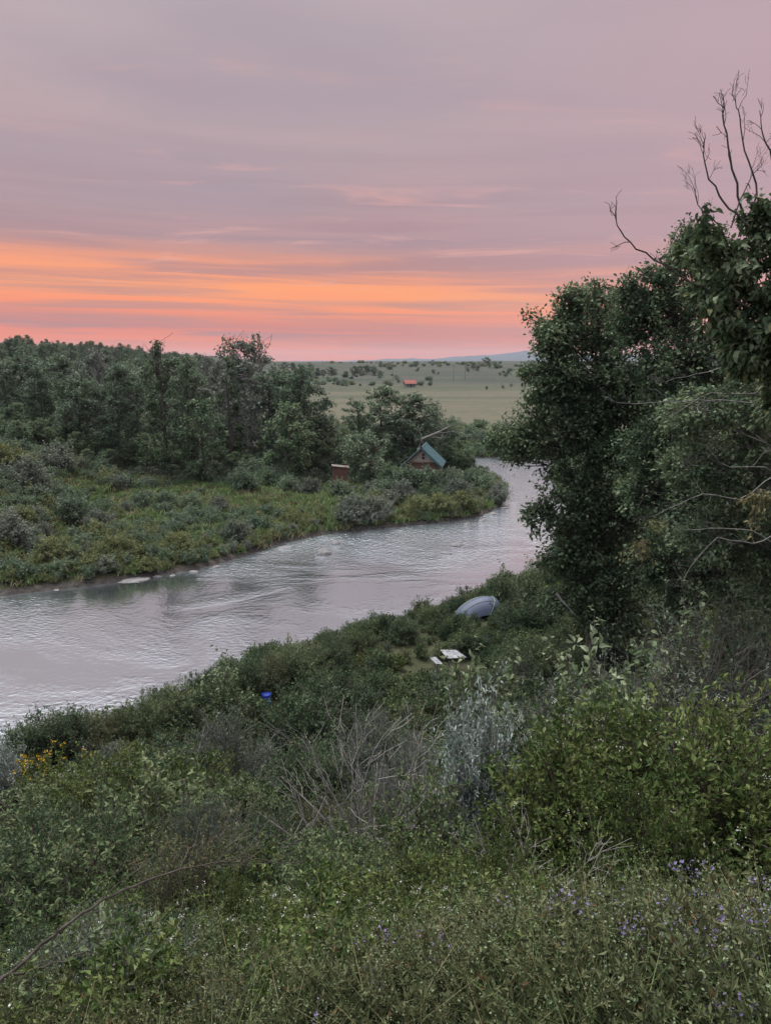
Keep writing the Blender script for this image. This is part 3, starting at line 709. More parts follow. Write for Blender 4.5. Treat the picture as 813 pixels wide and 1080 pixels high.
scatter('undergrowth', np.stack([x, y, ground(x, y)], 1)[~cl], rnd_rot(len(x), r, .18)[~cl], np.stack([s, s, s], 1)[~cl], near_cl, 'tangled leafy undergrowth covering the near river bank', pick=pk[~cl])
pk2 = np.where(cl & (r.uniform(0, 1, len(x)) < .2), 4, pk); pk2 = np.where(cl & (pk2 == 1) & (r.uniform(0, 1, len(x)) < .5), 5, pk2)
scatter('leafy_weeds', np.stack([x, y, ground(x, y)], 1)[cl], rnd_rot(len(x), r, .18)[cl], np.stack([s, s, s], 1)[cl], close_cl, 'knee-high leafy weeds and low bushes on the slope below the camera', pick=pk2[cl])
near_grass = coll_of('near_grass_protos', [grass_tuft('ng%d' % i, 20 + i, 70, .55, .14, 'grass_blade' if i < 2 else 'grass_green', .0035, .45) for i in range(4)])
r = rng(63); x, y, D = polar_pts(16000, r, 2.6, 30, pw=.9)
dr = seg_dist(x, y, BR); ok = (dr > 1) & ~inside(x, y, POLY)
TRI = lambda x, D: smooth(-.5, .35, x + .25 - np.clip(D - 3.8, 0, None)*1.7)
w_ = .28*TRI(x, D)*(D < 8) + .07 + .6*(np.hypot(x + 8.5, y - 13.5) < 2.5)
ok &= r.uniform(0, 1, len(x)) < w_
x, y, D = x[ok], y[ok], D[ok]; s = r.uniform(.6, 1.2, len(x))*np.interp(D, [3, 10, 30], [.85, 1.0, 1.5])*(1 + .7*smooth(-.4, 2.5, x)*smooth(8, 5, D))
scatter('grass', np.stack([x, y, ground(x, y)], 1), rnd_rot(len(x), r, .2), np.stack([s, s, s], 1), near_grass, 'tall dry and green grass among the weeds of the near slope')
# ------------------------------------------------------------------ shrubs one can pick out on the far bank
FSB = {}
for k_, sd, lm in (('olive', 401, 'leaf_far_olive'), ('green', 402, 'leaf_far'), ('grey', 403, 'leaf_far_grey'), ('light', 404, 'leaf_far_light')):
    FSB[k_] = shrub_meshes('bank_' + k_, sd, 2.4, 3.2, 120, 6, 9, .16, .5, 'card', lm, spread=.07, upright=.5, ragged=.45, stem_r=.02)
for k_, px, py, s_, lab in [
    ('green', 75, 552, 1.0, 'dark green rounded bush on the far slope left of the wood'), ('grey', 105, 560, .7, 'grey bush below the dark rounded one on the far slope'),
    ('green', 150, 536, .7, 'green bush at the left end of the dark hedge line by the clearing'), ('green', 176, 537, .75, 'second bush of the hedge line by the clearing'), ('green', 203, 538, .7, 'third bush of the hedge line by the clearing'),
    ('grey', 232, 540, .6, 'low grey bush at the right end of the hedge line'), ('green', 258, 519, 1.0, 'rounded bush standing alone in the clearing, left of the red shed'), ('light', 284, 514, .8, 'light green bush at the back of the clearing'),
    ('green', 305, 520, .8, 'green bush between clearing and red shed'), ('grey', 328, 522, .7, 'grey bush just left below the red shed'), ('green', 359, 524, .78, 'dark bush below the red shed'), ('grey', 372, 552, 1.0, 'grey willow bush on the shore below the red shed'),
    ('grey', 395, 550, .9, 'second grey willow bush on the shore, below the cabin'), ('green', 386, 512, .9, 'green bush between red shed and cabin'), ('light', 414, 517, 1.2, 'light green bush at the left foot of the cabin gable'),
    ('green', 432, 521, 1.25, 'dark bush right in front of the cabin wall'), ('green', 452, 521, 1.2, 'dark bush in front of the right corner of the cabin'), ('green', 474, 515, .9, 'bush below the right eave of the cabin'),
    ('grey', 425, 532, .9, 'grey bush on the slope below the cabin gable'), ('green', 405, 530, 1.0, 'rounded green bush on the slope left below the cabin'), ('olive', 440, 545, .8, 'olive bush by the water below the cabin'),
    ('olive', 466, 543, .85, 'yellow-olive bush by the water right below the cabin'), ('olive', 490, 540, .85, 'yellow-olive bush by the water near the wooded point'), ('green', 497, 518, 1.1, 'tall green bush on the wooded point'),
    ('green', 512, 522, 1.0, 'green bush at the outer end of the wooded point'), ('grey', 524, 530, .8, 'grey bush at the very tip of the wooded point'), ('light', 452, 530, .8, 'light green bush in the middle of the wooded point'),
    ('grey', 482, 528, .85, 'grey-green bush behind the yellow-olive ones on the point'), ('olive', 60, 596, .8, 'olive bush near the waterline at the far left'), ('olive', 120, 592, .8, 'olive bush near the waterline above the pale slab'),
    ('grey', 15, 575, 1.0, 'grey bush at the left edge on the far bank'), ('olive', 190, 585, .7, 'olive bush near the waterline right of the pale slab'), ('grey', 250, 572, .7, 'grey bush near the waterline where the shore bends'),
    ('grey', 30, 520, 1.2, 'grey-leaved bush high on the far slope'), ('olive', 12, 500, 1.2, 'olive bush at the left edge high on the far slope'), ('grey', 60, 500, 1.2, 'grey bush at the shoulder of the far slope')]:
    x_, y_, z_ = hit(px, py, 30); t_ = thing('bank_bush', (x_, y_, z_ - .05), lab, 'bush', 'bushes on the far river bank', rz=px*1.3, sc=s_)
    link('stems', FSB[k_][0], t_); link('leaves', FSB[k_][1], t_)
# ------------------------------------------------------------------ near plants: individuals
SH = {}
def sh(key, *a, **kw): SH[key] = (shrub_meshes(key, *a, **kw), a[1], a[2])
sh('dark', 101, 2.0, 2.6, 120, 8, 12, .075, .55, 'rhomb', 'leaf_dark', spread=.035)
sh('dark_b', 102, 2.2, 2.2, 110, 8, 12, .075, .5, 'rhomb', 'leaf_dark', spread=.035, upright=.8)
sh('mid', 103, 2.0, 2.6, 120, 8, 12, .070, .5, 'rhomb', 'leaf_mid', spread=.035)
sh('mid_b', 104, 1.8, 2.4, 110, 8, 12, .065, .5, 'rhomb', 'leaf_mid', spread=.03, ragged=.4)
sh('olive', 105, 1.9, 2.3, 100, 8, 11, .06, .42, 'rhomb', 'leaf_olive', spread=.03, ragged=.35)
sh('willow', 106, 2.2, 2.2, 100, 8, 12, .085, .2, 'rhomb', 'leaf_grey', spread=.03, upright=1.0, bmat='bark_grey')
sh('berry', 107, 2.2, 3.0, 150, 10, 14, .066, .52, 'rhomb', 'leaf_bright', spread=.03, bmat='bark_red', ragged=.3)
sh('berry_b', 108, 1.9, 2.7, 140, 10, 13, .064, .52, 'rhomb', 'leaf_bright', spread=.03, bmat='bark_red', ragged=.4)
for bk in ('berry', 'berry_b'):       # clusters of white fruit among the leaves
    (w_, me), H_, W_ = SH[bk]; V = np.empty(len(me.vertices)*3, np.float32); me.vertices.foreach_get('co', V); V = V.reshape(-1, 3)
    F4 = np.empty(len(me.loops), np.int32); me.loops.foreach_get('vertex_index', F4)
    rb = rng(len(bk)); Vs = V[(V[:, 2] > .7) & (np.linalg.norm(V*[1, 1, 1.3], axis=1) > 1.4)]; C_ = Vs[rb.integers(0, len(Vs), 60)]; P_b = np.repeat(C_, 7, 0) + rb.normal(0, .022, (420, 3)) + [0, 0, .02]
    g = Geo(); g.add(V, [F4.reshape(-1, 3)], 0); o8 = np.array([[1, 0, 0], [-1, 0, 0], [0, 1, 0], [0, -1, 0], [0, 0, 1], [0, 0, -1]])*.0065
    g.add((P_b[:, None] + o8[None]).reshape(-1, 3), [(np.arange(420)[:, None, None]*6 + np.array([[0, 2, 4], [2, 1, 4], [1, 3, 4], [3, 0, 4], [2, 0, 5], [1, 2, 5], [3, 1, 5], [0, 3, 5]])[None]).reshape(-1, 3)], 1)
    SH[bk] = ((w_, g.mesh(bk + '_leaves_fruit', [MAT['leaf_bright'], MAT['petal_white']])), H_, W_)
sh('silver', 109, 2.6, 1.7, 110, 9, 12, .07, .36, 'rhomb', 'leaf_silver', spread=.03, upright=1.0, bmat='bark_grey', twl=.14)
sh('sprawl', 113, 1.9, 2.5, 60, 8, 11, .085, .5, 'broad', 'leaf_mid', spread=.03, droop=.4, ragged=.5)
sh('greyleaf', 110, 2.2, 2.8, 110, 8, 11, .05, .36, 'rhomb', 'leaf_grey', spread=.03, bmat='bark_twig')
sh('sapling', 111, 2.6, 1.0, 14, 9, 12, .085, .58, 'broad', 'leaf_sapling', spread=.05, upright=1.6, droop=.9, stem_r=.012, twl=.14)
sh('bare', 112, 2.6, 2.8, 30, 5, 4, .05, .4, 'rhomb', 'leaf_olive', spread=.02, bmat='bark_grey', stem_r=.016, upright=.3, twl=.25, bare=True)
_hm = {}
def HM(key):
    if key not in _hm:
        me = SH[key][0][1]; V = np.empty(len(me.vertices)*3, np.float32); me.vertices.foreach_get('co', V); _hm[key] = float(np.percentile(V[2::3], 99.3))
    return _hm[key]
def shrub_px(key, px, top, D, label, name='shrub', cat='shrub', group=None, wf=1.0, rz=None, hmin=.6):
    p = atd(px, top, D); z = g1(p[0], D); (w, l), H0, W0 = SH[key]; H0 = HM(key); H = max(hmin, p[2] - z); s = H/H0
    t_ = thing(name, (p[0], D, z - .03), label, cat, group, rz if rz is not None else (px*1.7 + D) % 6.28, (s*wf, s*wf, s))
    link('stems', w, t_); link('leaves', l, t_)
    return t_
GB = 'shrubs on the near river bank'
rows = [
 ('dark', 30, 762, 23.5, 'dark round shrub at the water on the left edge', 1.1),
 ('dark_b', 66, 748, 24.0, 'dark shrub rising above the yellow flowers', 1.2),
 ('olive', 112, 752, 24.5, 'olive shrub by the water right of the yellow flowers', 1.1),
 ('mid', 150, 738, 25, 'green shrub at the water behind the olive one', 1.1),
 ('mid_b', 186, 724, 26, 'ragged green shrub by the water above the pale snag', 1.1),
 ('dark', 222, 712, 27, 'dark shrub by the water with a tall sapling in front', 1.1),
 ('dark_b', 256, 694, 28, 'dark upright shrub topping the bank left of the blue bucket', 1.1),
 ('olive', 288, 690, 29, 'olive shrub behind the blue bucket', 1.0),
 ('mid', 318, 682, 29.5, 'green shrub on the shore right behind the blue bucket', 1.1),
 ('dark_b', 348, 674, 30, 'dark shrub on the shore where the bank meets the pink water', 1.0),
 ('mid_b', 384, 664, 32, 'ragged shoreline shrub left of the little glade', 1.0),
 ('dark', 425, 654, 34.5, 'dark shoreline shrub behind the little green glade', 1.1),
 ('mid', 455, 640, 37.5, 'green shoreline shrub between glade and grey boulder', 1.0),
 ('olive', 500, 626, 41.5, 'olive shoreline shrub behind the blue tent', 1.0),
 ('mid_b', 540, 612, 42, 'ragged shoreline shrub right behind the tent', 1.1),
 ('dark', 560, 634, 34, 'dark shrub to the right of the tent under the big tree', 1.2),
 ('mid_b', 528, 643, 36.2, 'leafy shrub hiding the right half of the tent', .8),
 ('mid', 520, 653, 35.8, 'green shrub in front of the right side of the tent', .6),
 ('olive', 484, 664, 35.6, 'low olive shrub against the front of the tent', .7),
 ('greyleaf', 545, 690, 27, 'greyish shrub in front of the tent and the panels', 1.0),
 ('mid', 565, 672, 28, 'green shrub under the big tree right of the tent', 1.1),
 ('dark_b', 350, 705, 25, 'dark shrub left of the bare grey brush, below the shore', 1.0),
 ('dark', 322, 728, 22, 'dark shrub right beside the blue bucket', 1.0),
 ('willow', 235, 760, 19, 'grey-leaved willow left below the blue bucket', 1.0),
 ('dark', 170, 790, 18, 'dark shrub left of the pale snag', 1.0),
 ('mid', 60, 830, 17, 'green shrub in front of the yellow flowers', 1.1),
 ('mid_b', 245, 830, 14.5, 'loose green shrub below the pale snag', 1.0),
 ('dark_b', 320, 790, 16, 'dark shrub just left of the bare grey brush', 1.0),
 ('dark', 110, 875, 13, 'dark hollow shrub above the arched dead branch', .9),
 ('willow', 395, 760, 17, 'grey-green willow behind the bare grey brush', 1.1),
 ('willow', 440, 790, 13.5, 'narrow-leaved willow between the bare brush and the silver shrub', .9),
 ('greyleaf', 560, 730, 18, 'grey-green shrub behind the silver shrub', 1.1),
 ('dark', 640, 720, 20, 'dark shrub behind the pale-leaved poplar sapling', 1.3),
 ('berry', 608, 806, 9.6, 'bright green berry shrub, left one beside the silver shrub', .8),
 ('berry_b', 655, 768, 9.6, 'bright green berry shrub in the middle of the berry thicket', .9),
 ('berry', 745, 752, 9.8, 'bright green berry shrub with white berries reaching the right', .9),
 ('berry_b', 820, 768, 9.4, 'bright green berry shrub cut by the right edge', 1.0),
 ('berry_b', 470, 905, 6.8, 'small bright green shrub below the bare grey brush', .9),
 ('berry', 690, 850, 8.2, 'low bright green shrub in front of the berry thicket', .7),
 ('mid', 380, 900, 8.5, 'green shrub at the foot of the bare grey brush', .9),
 ('mid_b', 300, 950, 6.4, 'low green shrub just right of the arched dead branch tip', .9),
 ('berry', 530, 890, 6.9, 'bright green shrub at bottom centre beside the tall weeds', .6),
 ('berry_b', 395, 975, 5.4, 'low bright green shrub near the bottom edge at centre', .8),
 ('sprawl', 150, 830, 12.0, 'leafy shrub with larger pale leaves left of the brown brush', 1.0),
 ('sprawl', 330, 905, 7.6, 'pale leafy shrub just right of the arched branch tip', .9),
 ('sprawl', 60, 905, 9.0, 'pale leafy shrub at the left above the arched branch', 1.0),
 ('dark', 30, 880, 11.0, 'dark leafy shrub cut by the left edge above the arched branch', .8),
 ('dark_b', 95, 862, 10.5, 'tall dark shrub rising over a hollow above the arched branch', .7),
 ('willow', 210, 850, 10.0, 'grey-leaved shrub left of the low brown brush', .7),
 ('berry', 250, 935, 6.6, 'bright green shrub touching the arched branch from behind', .55),
 ('dark', 440, 925, 7.2, 'dark shrub between the bottom green shrub and the berry thicket', .6),
 ('olive', 205, 880, 8.6, 'olive shrub behind the arched branch', .9),
 ('dark_b', 275, 870, 11.5, 'dark shrub behind the low brown brush', .8),
 ('mid_b', 130, 960, 5.6, 'leafy shrub under the arched branch', .8),
 ('mid', 225, 985, 4.9, 'leafy shrub at the bottom edge below the arched branch', .7),
 ('berry_b', 185, 800, 15.0, 'fresh green shrub to the left of the pale snag base', .9),
 ('berry_b', 110, 800, 17.5, 'fresh green shrub right below the yellow flowers', .9),
 ('olive', 345, 840, 12.5, 'olive shrub at the left foot of the bare grey brush', .8),
 ('sprawl', 455, 830, 9.4, 'pale leafy shrub under the silver shrub', .7),
 ('greyleaf', 740, 668, 15, 'grey-leaved shrub at the right under the big trees', 1.1),
 ('greyleaf', 800, 650, 15.5, 'grey-leaved shrub cut by the right edge under the big trees', 1.1),
]
for k_, px, top, D, lab, wf in rows: shrub_px(k_, px, top - (9 if D < 14 and px < 480 else 3), D, lab, group=GB, wf=wf)
shrub_px('silver', 506, 733, 11.0, 'silver-leaved shrub standing out pale in the middle of the slope', name='silver_shrub', wf=.62)
shrub_px('silver', 548, 775, 11.8, 'smaller silver-leaved shrub right of the pale big one', name='silver_shrub', wf=.6)
shrub_px('silver', 5, 785, 20, 'silver-leaved shrub at the left edge beside the yellow flowers', name='silver_shrub', wf=.9)
shrub_px('bare', 385, 745, 11, 'bare grey brush with arching leafless twigs at centre', name='bare_shrub', wf=1.1)
shrub_px('bare', 435, 768, 12.2, 'bare grey brush touching the silver shrub', name='bare_shrub', wf=.7)
shrub_px('bare', 255, 868, 9.0, 'low brown brush where the arched dead branch ends', name='bare_shrub', wf=1.0)
shrub_px('bare', 570, 880, 7.6, 'dead grey twigs in the dark hollow under the berry shrubs', name='bare_shrub', wf=1.4)
for px, top, D, lab in [(640, 672, 13.5, 'tall pale-leaved poplar sapling under the big tree'), (672, 690, 13.8, 'shorter poplar sapling leaning right of the tall pale one'),
                        (510, 696, 14.5, 'pale-leaved poplar sapling behind the silver shrub'), (535, 706, 14.8, 'poplar sapling just right behind the silver shrub'),
                        (722, 648, 16.5, 'poplar sapling at the foot of the dead twigs on the right'), (236, 688, 24, 'poplar sapling standing up against the water on the left bank edge'),
                        (560, 590, 38, 'small poplar sapling silhouetted on the water beside the big tree'), (530, 594, 39, 'small poplar sapling leaning over the water behind the tent')]:
    shrub_px('sapling', px, top, D, lab, name='poplar_sapling', cat='sapling', wf=1.0)
# ------------------------------------------------------------------ the big trees on the right
def big_tree(name, label, bx, by, D0, lobes_px, trunk_r, lmat, leaf, wid, kind, twigs, per, seed, bmat='bark_dark', spread=.1, tw_r=.012, droop=.3, extra=None, top=None, yellow=None, depth=1.0):
    """lobes given as (px, py, radius in px, distance): masses of crown with true positions and sizes"""
    bz = g1(bx, by); L = []
    for px, py, rp, D in lobes_px:
        p = atd(px, py, D); rr_ = rp/F_PX*D
        L.append((p[0] - bx, p[1] - by, p[2] - bz, rr_, rr_*depth, rr_*.92))
    H = max(l[2] + l[3] for l in L)
    w, l = tree_meshes(name, seed, H, L, trunk_r, twigs, per, leaf, wid, kind, lmat, bmat, trunk_top=.78, spread=spread, tw_r=tw_r, droop=droop, shell=.35,
                       extra=(lambda g, lg, r: extra(g, lg, r, np.array([bx, by, bz]))) if extra else None)
    t_ = thing('broadleaf_tree', (bx, by, bz), label, 'tree', 'big trees on the near bank')
    link('trunk', w, t_); link('crown', l, t_); return t_
def back(lobes, dD, k=.9): return [(px + 4, py + 6, rp*k, D + dD) for px, py, rp, D in lobes]
L1 = [(598, 318, 24, 30), (578, 352, 26, 30), (606, 345, 30, 30.5), (634, 320, 22, 31), (640, 350, 26, 31), (640, 428, 34, 30), (668, 420, 34, 30), (610, 425, 30, 30), (562, 335, 10, 30), (590, 395, 38, 30), (566, 420, 22, 29.5), (548, 452, 26, 29.5), (530, 460, 20, 29), (516, 466, 13, 29), (538, 478, 15, 29),
      (560, 468, 22, 29), (600, 455, 42, 29.5), (640, 400, 44, 30.5), (640, 470, 48, 30), (610, 520, 44, 29.5), (572, 545, 26, 29), (562, 395, 18, 29.5), (575, 372, 22, 30), (650, 545, 48, 29.5), (590, 590, 34, 29), (625, 610, 36, 29), (572, 500, 8, 29), (665, 600, 40, 29.5), (600, 560, 30, 29), (625, 645, 34, 29), (590, 630, 22, 28.8), (655, 650, 34, 28.5), (620, 575, 40, 30)]
t1 = big_tree('tree_one', 'dark broadleaf tree leaning over the river, left of the taller ones', 8.6, 31, 30, L1 + back(L1[:16], 2.2, .8), .26, 'leaf_tree', .14, .62, 'card', 95, 13, 201, spread=.12, tw_r=.014)
L2 = [(655, 305, 24, 26), (722, 250, 22, 26.5), (745, 260, 30, 27), (655, 350, 26, 26), (715, 422, 34, 25.5), (755, 415, 36, 26), (672, 470, 34, 26), (672, 325, 32, 26), (690, 290, 22, 26), (708, 270, 18, 26.5), (700, 330, 38, 26), (735, 300, 34, 27), (690, 390, 44, 25.5), (735, 380, 46, 26), (700, 455, 48, 25), (750, 450, 50, 25.5),
      (690, 520, 46, 25), (740, 530, 50, 25), (700, 590, 44, 24.5), (755, 600, 50, 25), (720, 640, 36, 24), (790, 500, 50, 26), (800, 400, 46, 27), (800, 600, 46, 26), (850, 450, 60, 27), (850, 560, 60, 27)]
t2 = big_tree('tree_two', 'tall dark tree in the middle of the right-hand trees', 10.2, 26.5, 26, L2 + back(L2[:14], 2.0, .8), .28, 'leaf_tree', .125, .6, 'card', 95, 13, 202, spread=.11, tw_r=.013)
def px_line(pts, D, dz=0):
    return np.array([atd(px, py, D + (q[0] if q else 0)) for px, py, *q in pts])
def bare_branches(lines, g, base, r, r0=.02, tw=6, twl=.35, org=True):
    for pts, D, rad in lines:
        P = px_line(pts, D) - base
        # resample finer
        t_ = np.linspace(0, len(P) - 1, len(P)*3); Q = np.stack([np.interp(t_, np.arange(len(P)), P[:, k]) for k in range(3)], 1)
        Q += r.normal(0, .012, Q.shape)
        tv = tubes(Q[None], np.linspace(rad, rad*.3, len(Q))[None], 5); g.add(tv[0], [tv[1]])
        n_ = tw; a_ = r.integers(len(Q)//3, len(Q), n_); s = Q[a_]; dirn = unit(Q[-1] - Q[0])
        e = s + unit(dirn*.9 + r.normal(0, .45, (n_, 3)) + np.array([0, 0, .2]))*twl*r.uniform(.4, 1.2, (n_, 1))
        C = curve_pts(s, e, 5, .06, r, .07); tv = tubes(C, np.linspace(1, .4, 5)[None]*rad*.35, 3); g.add(tv[0], [tv[1]])
        for q in range(4):
            a2 = r.uniform(.3, .95, (n_, 1)); s2 = s*(1 - a2) + e*a2; e2 = s2 + unit(unit(e - s) + r.normal(0, .5, s.shape))*twl*.3
            tv = tubes(curve_pts(s2, e2, 3, .03, r), rad*.16, 3); g.add(tv[0], [tv[1]])
L3 = [(790, 375, 34, 11.9), (760, 335, 26, 12), (825, 420, 40, 12.3), (725, 262, 16, 12.2), (752, 262, 26, 12), (735, 235, 14, 12), (790, 215, 20, 12), (775, 300, 34, 12), (742, 310, 22, 11.8), (812, 260, 34, 12), (815, 335, 40, 11.8), (770, 350, 22, 11.8), (850, 300, 55, 12), (850, 390, 60, 12), (900, 340, 60, 12.5), (880, 240, 45, 12.5), (920, 440, 60, 12.5), (880, 500, 60, 13), (930, 560, 60, 13)]
def top3(g, lg, r, base):
    bare_branches([
        ([(792, 262), (780, 215), (770, 165), (762, 125), (762, 100)], 12, .022),
        ([(785, 250), (800, 200), (785, 160), (778, 118), (775, 105)], 12.2, .018),
        ([(790, 240), (765, 215), (748, 190), (742, 160), (743, 140)], 11.8, .018),
        ([(830, 220), (815, 170), (803, 140), (800, 118)], 12.1, .018),
        ([(775, 270), (755, 235), (735, 215), (730, 195)], 11.7, .012),
        ([(770, 240), (790, 190), (806, 170)], 11.9, .012),
        ([(800, 330), (765, 312), (735, 300), (700, 280), (668, 260), (650, 240), (648, 218)], 11.8, .022),
    ], g, base, r, tw=6, twl=.42)
t3 = big_tree('tree_three', 'nearest tree with large pale drooping leaves and bare twigs at its top', 6.9, 13.0, 12, L3, .17, 'leaf_broad', .12, .62, 'broad', 260, 12, 203, spread=.06, tw_r=.008, droop=.9, extra=top3)
L4 = [(715, 440, 30, 17.5), (770, 450, 40, 18.5), (810, 430, 40, 18.5), (745, 480, 36, 18.5), (735, 430, 34, 16), (790, 430, 40, 16), (720, 490, 34, 16), (770, 500, 42, 16), (815, 500, 40, 16), (740, 560, 38, 16), (795, 570, 42, 16), (850, 560, 50, 16.5), (780, 370, 34, 16.5), (820, 620, 40, 16)]
def dead4(g, lg, r, base):
    ls = []
    for y0, y1, x1, D in [(385, 402, 700, 13.6), (400, 440, 705, 13.8), (430, 425, 650, 14.2), (470, 500, 700, 13.8), (500, 545, 690, 14), (545, 520, 680, 14.2), (590, 560, 720, 13.5), (600, 640, 690, 13.6), (560, 610, 720, 13.4), (450, 400, 735, 13.7), (520, 470, 745, 13.5)]:
        xm = (835 + x1)/2; ym = (y0 + y1)/2 + r.normal(0, 8)
        ls.append(([(835, y0 + r.normal(0, 5)), (xm + 20, ym), (xm - 25, ym + r.normal(0, 8)), (x1, y1)], D, .014))
    bare_branches(ls[::2] + ls[1:2], g, base, r, tw=6, twl=.42)
t4 = big_tree('tree_four', 'scrubby olive tree full of dead grey twigs at the right edge', 8.4, 16.5, 16, L4 + back(L4, 1.5, 1.0), .12, 'leaf_tree', .095, .58, 'card', 230, 12, 204, bmat='bark_grey', spread=.05, tw_r=.006, extra=dead4)
# pale yellowing sprays hanging among the dark foliage
for px, py, D, rr_, lab in [(676, 585, 20.5, .42, None), (800, 535, 13.2, .32, None), (812, 415, 13.0, .25, None)]:
    r = rng(px); p = atd(px, py, D)
    S = np.repeat(p[None], 26, 0) + np.array([0, 0, rr_]); E = p + r.normal(0, rr_*.55, (26, 3))
    tw, lv = foliage_from_sprays(S, E, r, 9, .085, .6, 'broad', .8, .004, .03, .2, .03, 4, px)
    g = Geo(); g.add(tw[0], [tw[1]], 0); 
    for f in lv[1]: pass
    g.add(lv[0], lv[1], 1)
    par = t2 if px == 676 else t4
    o = link('yellowing_spray', g.mesh('yellow_spray', [MAT['bark_twig'], MAT['leaf_yellow']]), par)
    o.location = -Vector(par.location); o['label'] = 'yellowing leaf spray'
# ------------------------------------------------------------------ cabin, shed
def wood_mat(name, a, b_, rows_, axis=2):
    m, t, b = principled(name, a, .85, .2)
    tcn = N(t, 'ShaderNodeTexCoord'); nz = noise(t, tcn.outputs['Object'], 5, 5, .6)
    wv = N(t, 'ShaderNodeTexWave', wave_type='BANDS', bands_direction='Z', inp={'Scale': rows_, 'Distortion': .4, 'Detail': 2}); t.links.new(tcn.outputs['Object'], wv.inputs[0])
    c = mixc(t, nz, a, b_); c = mixc(t, ramp(t, wv.outputs[1], [(.0, 0.8), (.25, 0.0)]), c, (a[0]*.25, a[1]*.25, a[2]*.25))
    t.links.new(c, b.inputs['Base Color']); return m
wood_mat('log_red', (.13, .07, .052), (.21, .125, .095), 1.6)
wood_mat('shed_red', (.12, .06, .046), (.17, .09, .07), 2.4)
m, t, b = principled('shingle', (.25, .2, .18), .9, .1)
tcn = N(t, 'ShaderNodeTexCoord'); mpn = N(t, 'ShaderNodeMapping'); mpn.inputs['Rotation'].default_value = (R(90), 0, 0); t.links.new(tcn.outputs['Object'], mpn.inputs[0])
bk = N(t, 'ShaderNodeTexBrick', inp={'Scale': 3.2, 'Mortar Size': .03, 'Color1': (.50, .41, .36, 1), 'Color2': (.32, .25, .22, 1), 'Mortar': (.07, .055, .05, 1), 'Bias': -.1}); t.links.new(mpn.outputs[0], bk.inputs[0])
nz = noise(t, tcn.outputs['Object'], 9, 4, .7)
t.links.new(mixc(t, ramp(t, nz, [(.5, 0.0), (.62, .8)]), bk.outputs[0], (.42, .36, .34)), b.inputs['Base Color'])
m, t, b = principled('teal_metal', (.04, .13, .13), .45, .4)
tcn = N(t, 'ShaderNodeTexCoord'); t.links.new(ramp(t, noise(t, tcn.outputs['Object'], 2.5, 5, .6), [(.3, (.04, .10, .115)), (.7, (.07, .155, .165))]), b.inputs['Base Color'])
principled('dark_glass', (.012, .014, .018), .15, .5)
principled('roof_under', (.045, .035, .03), .9, .1)
principled('grey_wood', (.16, .145, .13), .9, .1)
def cabin():
    D = 80.0; p = atd(445, 490, D); x0 = p[0]; z0 = g1(x0, D) - .05
    t_ = thing('log_cabin', (x0, D, z0), 'small log cabin with shingled gable and teal metal roof on the far bank', 'cabin', rz=R(-9))
    ridge = atd(444, 471.5, D)[2] - z0; hw = 1.72; eave = ridge - 1.62; L = 4.0
    g = Geo(); g.box((0, L/2, eave/2), (hw*2, L, eave), 0)
    for sx in (-1, 1):
        for k in range(int(eave/.24)): # log ends at the corners
            pass
    link('log_wall', g.mesh('log_wall', MAT['log_red']), t_)
    g = Geo(); g.prism([(-hw, -.03, eave), (hw, -.03, eave), (0, -.03, ridge - .06)], (0, .12, 0)); gw = link('gable_wall', g.mesh('gable', MAT['shingle']), t_)
    g = Geo(); g.prism([(-hw, L - .1, eave), (hw, L - .1, eave), (0, L - .1, ridge - .06)], (0, .1, 0)); link('gable_wall', g.mesh('gable_back', MAT['shingle']), t_)
    g = Geo(); g.box((0, -.06, eave), (hw*2 + .1, .1, .16)); link('tie_beam', g.mesh('tie_beam', MAT['log_red']), t_)
    sl_ = (ridge - eave)/hw; ov = .42; fo = .42
    for sx in (-1, 1):
        g = Geo(); e = hw + ov
        pts = [(0, -fo, ridge), (sx*e, -fo, ridge - sl_*e), (sx*e, L + .4, ridge - sl_*e), (0, L + .4, ridge)]
        if sx < 0: pts = pts[::-1]
        g.prism([(a_, b_, c_ - .07) for a_, b_, c_ in pts], (0, 0, .05), 1)
        g.prism([(a_, b_, c_ - .018) for a_, b_, c_ in pts], (0, 0, .04), 0)
        for k in range(12):
            yy = -fo + .06 + k*(L + .4 + fo - .12)/11
            P = np.array([[0, yy, ridge + .035], [sx*e, yy, ridge - sl_*e + .035]]); tv = tubes(P[None], .022, 4); g.add(tv[0], [tv[1]], 0)
        rf = link('roof', g.mesh('roof', [MAT['teal_metal'], MAT['roof_under']]), t_)
        g = Geo(); g.prism([(0, -fo - .035, ridge - .02), (sx*e, -fo - .035, ridge - sl_*e - .02), (sx*e, -fo - .035, ridge - sl_*e - .20), (0, -fo - .035, ridge - .20)], (0, .03, 0))
        link('fascia', g.mesh('fascia', MAT['teal_metal' if sx > 0 else 'roof_under']), rf)
    g = Geo(); tv = tubes(np.array([[[0, -fo - .02, ridge + .03], [0, L + .42, ridge + .03]]]), .07, 6); g.add(tv[0], [tv[1]]); link('ridge_cap', g.mesh('ridge', MAT['teal_metal']), t_)
    for k in (0, 1):
        zc_ = ridge - .80 - k*.32
        g = Geo(); g.box((.12, -.075, zc_), (.30, .05, .26)); wn = link('window', g.mesh('window_frame', MAT['grey_wood']), t_)
        g = Geo(); g.box((.12, -.105, zc_), (.22, .02, .19)); link('pane', g.mesh('pane', MAT['dark_glass']), wn)
cabin()
